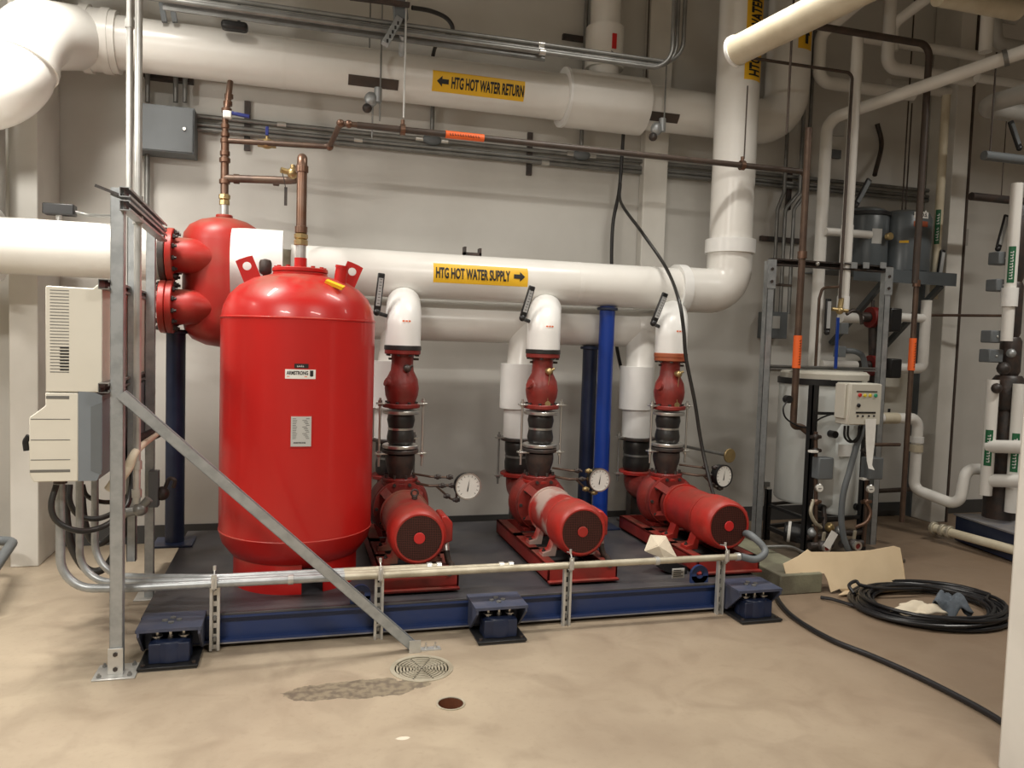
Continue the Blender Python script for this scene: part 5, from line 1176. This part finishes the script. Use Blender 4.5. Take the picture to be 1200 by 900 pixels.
run('copper_pipe',[(948,150,4.72),(926,500,4.72),(938,516,4.72),(957,515,4.66)],.024,'copper_dark','brown copper pipe with an orange marker dropping in front of the chemical tank',bend=.04,fits=((0,.42,.032,.05,'copper'),),mk=((0,.69,.80,.029,'orange_label','DOMESTIC'),))
run('copper_pipe',[(1074,332,4.85),(1052,520,4.85),(1047,612,4.85)],.020,'copper_dark','second brown copper pipe dropping below the grey tank shelf',bend=.02,fits=((0,.0,.028,.05,'copper'),),mk=((0,.34,.54,.026,'orange_label','DOMESTIC'),))
run('copper_pipe',[(1054,521,4.85),(1008,521,4.75)],.014,'copper_dark','short brown cross pipe right of the paper strip')
run('insulated_pipe',[(1086,352,5.3),(1079,432,5.3),(1051,432,5.3)],.042,WJ,'short white L-shaped pipe right of the dark valves',bend=.05)
run('insulated_pipe',[(1037,371,5.3),(1083,373,5.3)],.036,WJ,'short white level pipe right of the upper dark actuator')
run('insulated_pipe',[(1028,490,5.2),(1076,490,5.2),(1070,573,5.2),(1124,593,4.85),(1132,550,4.85),(1165,550,4.85)],.044,WJ,'white zigzag pipe stepping down and right along the far column',bend=.08,fits=((0,.3,.046,.15,'cream_pipe'),(1,.30,.055,.05,'white_jacket_clean'),(1,.42,.052,.06,'cream_pipe')))
run('insulated_pipe',[(985,372,5.3),(1008,372,5.3)],.042,WJ,'short white stub beside the blue handled valve')
run('insulated_pipe',[(962,427,5.3),(1003,428,5.3)],.036,WJ,'second short white stub behind the tank lid')
run('insulated_pipe',[(967,271,5.3),(1020,270,5.3)],.032,WJ,'short white pipe stub entering the left grey tank')
run('insulated_pipe',[(1045,-14,5.3),(1046,80,5.3),(1140,94,5.3)],.05,WJ,'white pipe making a U turn at the upper right behind the dark pipe',bend=.09)
run('insulated_pipe',[(1110,-20,5.0),(1047,28,5.3),(1046,60,5.3)],.042,WJ,'white pipe slanting down from the top edge into the U turn',bend=.09)
run('insulated_pipe',[(1040,-25,5.0),(962,40,5.45),(962,96,5.45),(1070,108,5.45)],.05,WJ,'white pipe bending round behind the tall white pipe near the yellow arrow',bend=.1)
run('insulated_pipe',[(1040,98,5.6),(1133,121,5.6)],.045,WJ,'white pipe end stopping beside the dark wall joint',bend=.05)
run('insulated_pipe',[(1145,91,5.0),(1215,102,5.0)],.035,WJ,'thin white level pipe at the right edge under the slanting pipe')
run('insulated_pipe',[(1160,-20,4.6),(1160,62,4.6)],.045,WJ,'cream-white vertical pipe dropping from the thick pipe at the top right')
run('insulated_pipe',[(1100,-6,4.2),(1193,4,4.2)],.07,'cream_pipe','thick cream pipe end cropped by the top edge at the right')
run('insulated_pipe',[(1250,95,4.2),(1158,122,4.7),(1158,128,4.75),(1240,140,4.7)],.065,'grey_jacket','grey-white pipe hairpin pointing left at the right edge',bend=.06)
run('insulated_pipe',[(1190,22,4.9),(1165,30,4.9),(1168,50,4.9),(1215,48,4.9)],.045,'grey_jacket','pale grey looping pipe near the top right corner',bend=.06)
run('iron_pipe',[(1153,182,4.6),(1220,190,4.6)],.034,'panel_grey','dark grey level pipe end at the right edge')
run('unistrut_rail',[(1138,230,5.0),(1215,240,5.0)],.032,'dark_iron','dark rail on a hanger at the right edge above the pipe column',cat='rail')
rod(1173,140,236,5.0,'thin rod carrying the dark rail at the right edge',.004,'dark_pipe')
rod(1160,60,182,4.6,'hanger rod down to the dark grey pipe end',.006,'dark_pipe')
rod(1052,0,330,5.5,'left thin hanger rod between the grey tanks and dark pipe',.006,'dark_pipe')
rod(1061,120,250,5.5,'right thin hanger rod between the grey tanks and dark pipe',.006,'dark_pipe')
for px,Yv in ((1095,5.25),):
    run('insulated_pipe',[(1109,112,5.35),(1090,350,5.35)],.034,'cream_pipe','cream vertical pipe with a green label beside the grey tank',mk=((0,.56,.73,.036,'green_label','CHILLED'),))
# grey hydronic tanks on shelf
GY=5.45
t=None
for k,(px,w_,y0,y1,lab) in enumerate(((1014,21,243,316,'left grey round tank on the shelf with a black band round its top'),(1058,25,247,322,'right grey round tank on the shelf with a red and white maker label'))):
    c=W(px,(y0+y1)/2,GY); r=(W(px+w_,300,GY).x-W(px-w_,300,GY).x)/2*.98; z0,z1=W(px,y1,GY).z,W(px,y0,GY).z
    t=thing('compression_tank',(c.x,GY,z0),lab,'tank','grey tanks on the wall shelf'); h=z1-z0
    MB().lathe([(r*.9,0),(r,.02),(r,h-.08),(r*.9,h-.035),(r*.6,h-.01),(0,h)],(c.x,GY,z0),(0,0,1),44).build('shell','tank_grey',t)
    fn=lambda a,b,tt,c=c,r=r,z0=z0: V((c.x+(r+tt)*math.sin(a/r-.3),GY-(r+tt)*math.cos(a/r-.3),z0+b))
    if k==0:
        MB().ring((c.x,GY,z1-.065),(0,0,1),r+.012,r-.01,.03,44).build('black_band','black',t)
        patch(MB(),.085,.12,lambda a,b,tt:fn(a-.02,b+h*.38,tt),.002,4,1).build('data_label','paper_grey',t)
    else:
        lb=patch(MB(),.13,.05,lambda a,b,tt:fn(a-.02,b+h*.83,tt),.002,6,1).build('maker_label','paper',t); mb=MB(); put(mb,text2d('A.O.S.',.10,.03),.0,0,lambda a,b,tt:fn(a-.005,b+h*.83+.01,tt),.004); mb.build('lettering','ink',lb,flat=True)
        patch(MB(),.13,.045,lambda a,b,tt:fn(a-.02,b+h*.70,tt),.002,6,1).build('warning_label','rust_red',t)
        patch(MB(),.07,.02,lambda a,b,tt:fn(a-.12,b+h*.45,tt),.002,4,1).build('small_label','yellow_label',t)
        MB().disc(W(1042,277,GY-r),(0,1,0),.03,.04,18).build('hand_hole_cap','brass',t)
        MB().cyl(W(1085,247,GY-.1),W(1083,262,GY-.1),.014,n=12).build('relief_pipe','steel_bright',t)
z=W(1060,325,GY-.25).z; xa_,xb_=W(998,325,GY-.25).x,W(1118,330,GY-.25).x
sh=thing('wall_shelf',(xa_,5.5,z),'grey steel shelf bracket carrying the two grey tanks','shelf')
MB().box(xa_,xb_,GY-.27,5.79,z+.045,z+.055).build('deck','panel_grey',sh); MB().box(xa_,xb_,GY-.275,GY-.265,z-.05,z+.055).build('front_lip','tank_grey',sh)
for x in (xa_+.3,xb_-.13): MB().bar((x,GY-.25,z-.05),(x,5.78,z-.55),.04,.04).build('brace','tank_grey',sh)
x=W(1095,400,5.6).x; MB().box(x-.03,x+.03,5.72,5.79,0,z+.04).build('support_post','tank_grey',sh)
# stick thermometers at right
for k,(p,q_,Yv,m,lab) in enumerate((((1019,210),(1003,240),5.1,'panel_grey','stick thermometer slanting over the left grey tank'),((971,350),(969,388),4.9,'tube_glass','stick thermometer left of the blue valve handle'),((1105,293),(1100,325),5.3,'tube_glass','short stick thermometer right of the grey tanks'),((1180,252),(1170,290),4.7,'tube_glass','stick thermometer leaning on the dark pipe column at the right edge'),((1184,142),(1194,172),4.6,'panel_grey','stick thermometer near the top right edge'))):
    a,b=W(*p,Yv),W(*q_,Yv); t=thing('thermometer',b,'dark '+lab,'thermometer','stick thermometers on the right pipes')
    MB().bar(b,a,.02,.045).build('case','black',t,bevel=.005); d=(a-b).normalized(); MB().bar(b+d*.02+V((0,-.012,0)),a-d*.02+V((0,-.012,0)),.006,.03).build('scale',m,t); MB().sph(b-d*.01,.022,12).build('swivel','black',t)
# dark actuated valves
for k,(y0,y1,lab) in enumerate(((361,389,'upper'),(420,443,'lower'))):
    a,b=W(1039,y0,5.15),W(1051,y1,5.15); cy=(y0+y1)/2
    t=thing('valve_actuator',(a.x,5.2,b.z),'%s black box actuator with dark red flange right of the blue handle'%lab,'valve','black actuators behind the strut frame')
    MB().box(a.x,b.x,5.10,5.26,b.z,a.z).build('box','black',t,bevel=.012); c=W(1022,cy-3,5.3)
    MB().disc(c,(1,0,0),.085,.06,28).build('flange','cast_red',t); MB().cyl(c+V((-.12,0,0)),c+V((.12,0,0)),.04,n=18).build('body','dark_iron',t)
    MB().cyl(c+V((0,0,.05)),c+V((0,0,.14)),.014,n=10).build('stem','dark_iron',t)
mb=MB().tube([W(1024,372,5.32),W(1024,480,5.32)],.042,16); tag(mb.build('iron_riser','dark_iron'),'thick dark vertical pipe between the two black actuators','pipe')
mb=MB().tube([W(990,411,5.1),W(1002,412,5.1),W(1011,418,5.1),W(1014,432,5.1)],.022,12,smooth=True); tag(mb.build('flexible_conduit','panel_grey'),'grey flexible conduit arching left of the lower black actuator','conduit')
mb=MB().tube([W(992,368,5.1),W(1000,364,5.1),W(1008,368,5.1),W(1010,380,5.1)],.014,12,smooth=True); tag(mb.build('flexible_conduit','dark_iron'),'small dark flexible conduit over the blue valve handle','conduit')
for (px,py,lab) in ((987,385,'upper'),(984,412,'lower')): c=W(px,py,5.05); tag(MB().obox(c,.07,.06,.085).build('conduit_box','panel_grey',bevel=.004),'%s small grey conduit box behind the blue handle'%lab,'box')
a,b=W(982,372,4.9),W(979,432,4.9); tag(MB().bar(b,a,.012,.026).build('blue_handle','blue_post',bevel=.004),'long bright blue vertical handle behind the tank lid','handle')
c=W(984,364,4.93); mb=MB(); mb.sph(c,.03,12); mb.cyl(c+V((-.07,0,.01)),c+V((.07,0,.0)),.014,n=8); mb.cyl(c,W(986,350,4.95),.02,n=12); tag(mb.build('ball_valve','brass'),'small brass valve under the tall white pipe','valve')
mb=MB().tube([W(984,336,4.95),W(964,337,5.0),W(960,350,5.0),W(955,440,5.0)],.011,10,bend=.04); tag(mb.build('copper_tube','copper_dark'),'thin brown tube bending down left of the stick thermometer','pipe')
# grey conduits and disconnect at left of the strut frame
for px,p2,lab in ((905,912,'left'),(914,930,'middle'),(924,938,'right')):
    a=W(px,368,5.7); b=W(px+7,245,5.7); b.x=a.x; c=W(p2+7,225,5.7); d=V((c.x,5.7,4.8)); mb=MB().tube([a,b,c,d],.0155,12,bend=.08); tag(mb.build('conduit','steel_dull'),'%s of three grey conduits dropping to the small grey switch box'%lab,'conduit','conduits over the small switch box')
a,b=W(900,365,5.65),W(921,397,5.65); t=thing('switch_box',(a.x,5.7,b.z),'small dark grey switch box with a pale label on the wall','box')
MB().box(a.x,b.x,5.64,5.79,b.z,a.z).build('enclosure','panel_grey',t,bevel=.004); a2,b2=W(903,370,5.63),W(914,385,5.63); MB().box(a2.x,b2.x,5.634,5.64,b2.z,a2.z).build('label','paper_grey',t)
for y,x0,x1 in ((279,892,940),(430,896,922),(568,886,902)):
    a=W(x0,y,5.77);b=W(x1,y,5.77); tag(MB().box(a.x,b.x,5.765,5.799,a.z-.02,a.z+.02).build('wall_strut','steel_dull' if y!=279 else 'dark_iron'),'%s strut rail on the wall right of the tall riser'%{279:'upper',430:'middle',568:'lowest'}[y],'strut')
mb=MB().tube([W(905,315,5.1),W(905,333,5.1),W(928,335,5.0)],.01,10,bend=.03); tag(mb.build('thin_tube','dark_pipe'),'thin dark tube hooking left of the orange-marked copper pipe','pipe')
# burn-stained hook pipe on wall
tag(MB().tube([W(1028,145,5.75),W(1033,170,5.75),W(1025,205,5.6)],.02,10,smooth=True).build('burnt_vent','dark_iron'),'dark soot-stained vent stub high on the wall by the thermometer','vent')
# orange notice/grey patches on the wall near x=985
for (x0,x1,y0,y1,m,lab) in ((976,989,142,160,'paper_grey','small pale notice on the wall between the white pipes'),(975,985,175,186,'panel_grey','small grey device on the wall below the pale notice')):
    a,b=W(x0,y0,5.78),W(x1,y1,5.78); tag(MB().box(a.x,b.x,5.775,5.799,b.z,a.z).build('wall_plate',m),lab,'plate')
a,b=W(1124,268,5.77),W(1132,288,5.77); t=tag(MB().box(a.x,b.x,5.75,5.799,b.z,a.z).build('outlet_box','grey_jacket'),'pale outlet box on the wall right of the dark joint','outlet'); 
MB().tube([W(1127,277,5.74),W(1127,290,5.74),W(1123,302,5.74)],.012,8,smooth=True).build('cord','black',t)
tag(MB().tube([W(1108,258,5.79),W(1125,258,5.79)],.006,8).build('thin_tube','dark_pipe'),'thin horizontal tube on the wall at the grey tank height','pipe')
tag(MB().tube([W(1048,369,5.4),W(1175,370,5.2)],.012,10).build('thin_pipe','copper_dark'),'thin brown horizontal pipe crossing to the dark pipe column','pipe')
tag(MB().tube([W(1018,576,5.6),W(1072,573,5.6)],.02,10).build('wall_rail','dark_pipe'),'dark horizontal rail low on the wall right of the tank stand','rail')
# ============================================================ PUMP COLUMN AT THE RIGHT EDGE
QY=4.75
pcx=W(1178,450,QY).x
t=thing('pump_column',(pcx,QY,.16),'tall dark stack of cast valves and grey boxes at the right edge','valve stack')
for i,(y0,y1,r) in enumerate(((240,330,.055),(330,395,.06),(395,440,.075),(440,480,.11),(480,560,.085),(560,630,.12))):
    a=W(1180,y0,QY);b=W(1180,y1,QY); MB().lathe([(r*.8,0),(r,.03),(r,(a.z-b.z)-.03),(r*.8,a.z-b.z)],(pcx+.03,QY,b.z),(0,0,1),24).build('casting','dark_iron',t)
for i,(x0,x1,y0,y1) in enumerate(((1166,1180,295,311),(1163,1178,327,342),(1157,1170,387,402),(1155,1170,409,425))):
    a,b=W(x0,y0,QY-.06),W(x1,y1,QY-.06); bb=MB().box(a.x,b.x,QY-.1,QY,b.z,a.z).build('grey_box','panel_grey',t,bevel=.008); MB().disc(((a.x+b.x)/2,QY-.102,(a.z+b.z)/2),(0,1,0),.008,.008,10).build('screw','steel_bright',bb)
for (px,py,r) in ((1176,432,.05),(1185,414,.035),(1168,455,.04)): MB().sph(W(px,py,QY-.1),r,12).build('fitting','galvanised' if py==414 else 'dark_iron',t)
run('insulated_pipe',[(1192,215,4.62),(1187,400,4.62)],.042,WJ,'white vertical pipe with a green label in the dark stack, upper',fits=((0,.72,.058,.14,'white_jacket_clean'),),mk=((0,.40,.63,.044,'green_label','CHILLED'),))
run('insulated_pipe',[(1164,445,4.7),(1155,580,4.7)],.045,WJ,'white vertical pipe with a green label left of the dark stack, lower',mk=((0,.43,.74,.047,'green_label','WATER'),))
run('insulated_pipe',[(1195,450,4.6),(1188,600,4.6)],.045,WJ,'white vertical pipe with a green label at the right edge, lower',mk=((0,.38,.68,.047,'green_label','WATER'),))
for py in (523,563): run('insulated_pipe',[(1158,py,4.70),(1200,py+1,4.45)],.05,WJ,'%s white cross pipe joining the two lower white pipes'%('upper' if py==523 else 'lower'))
t=thing('steel_plinth',(5.4,4.8,0),'low navy blue steel base on the floor at the right edge','base')
A,B=G(1118,634,.0),G(1187,660,.0); d=(B-A); d.z=0; L_=d.length*1.5; d.normalize(); nrm=V((-d.y,d.x,0))
if nrm.x<0: nrm=-nrm
c=A+d*L_/2+nrm*.3
MB().obox(c+V((0,0,.11)),L_,.6,.20,d,nrm).build('body','navy',t,bevel=.006); MB().obox(c+V((0,0,.215)),L_+.02,.62,.012,d,nrm).build('top_plate','grimy_flange',t)
a,b=G(1092,618,.10),G(1190,645,.10); b=a+(b-a)*1.4; t=thing('cream_pipe',a,'cream pipe with valve running low along the navy base at the right','pipe'); MB().tube([a,b],.034,16).build('tube','cream_pipe',t)
d2=(b-a).normalized()
for s in (.02,.10,.16): MB().disc(a+d2*s,d2,.05,.03,18).build('union','galv_dirty',t)
MB().cyl(G(1096,619,0),G(1096,619,.09),.015,n=10).build('support','galv_dirty',t)
MB().cyl(b+V((0,0,-.10)),b,.015,n=10).build('support','galv_dirty',t)
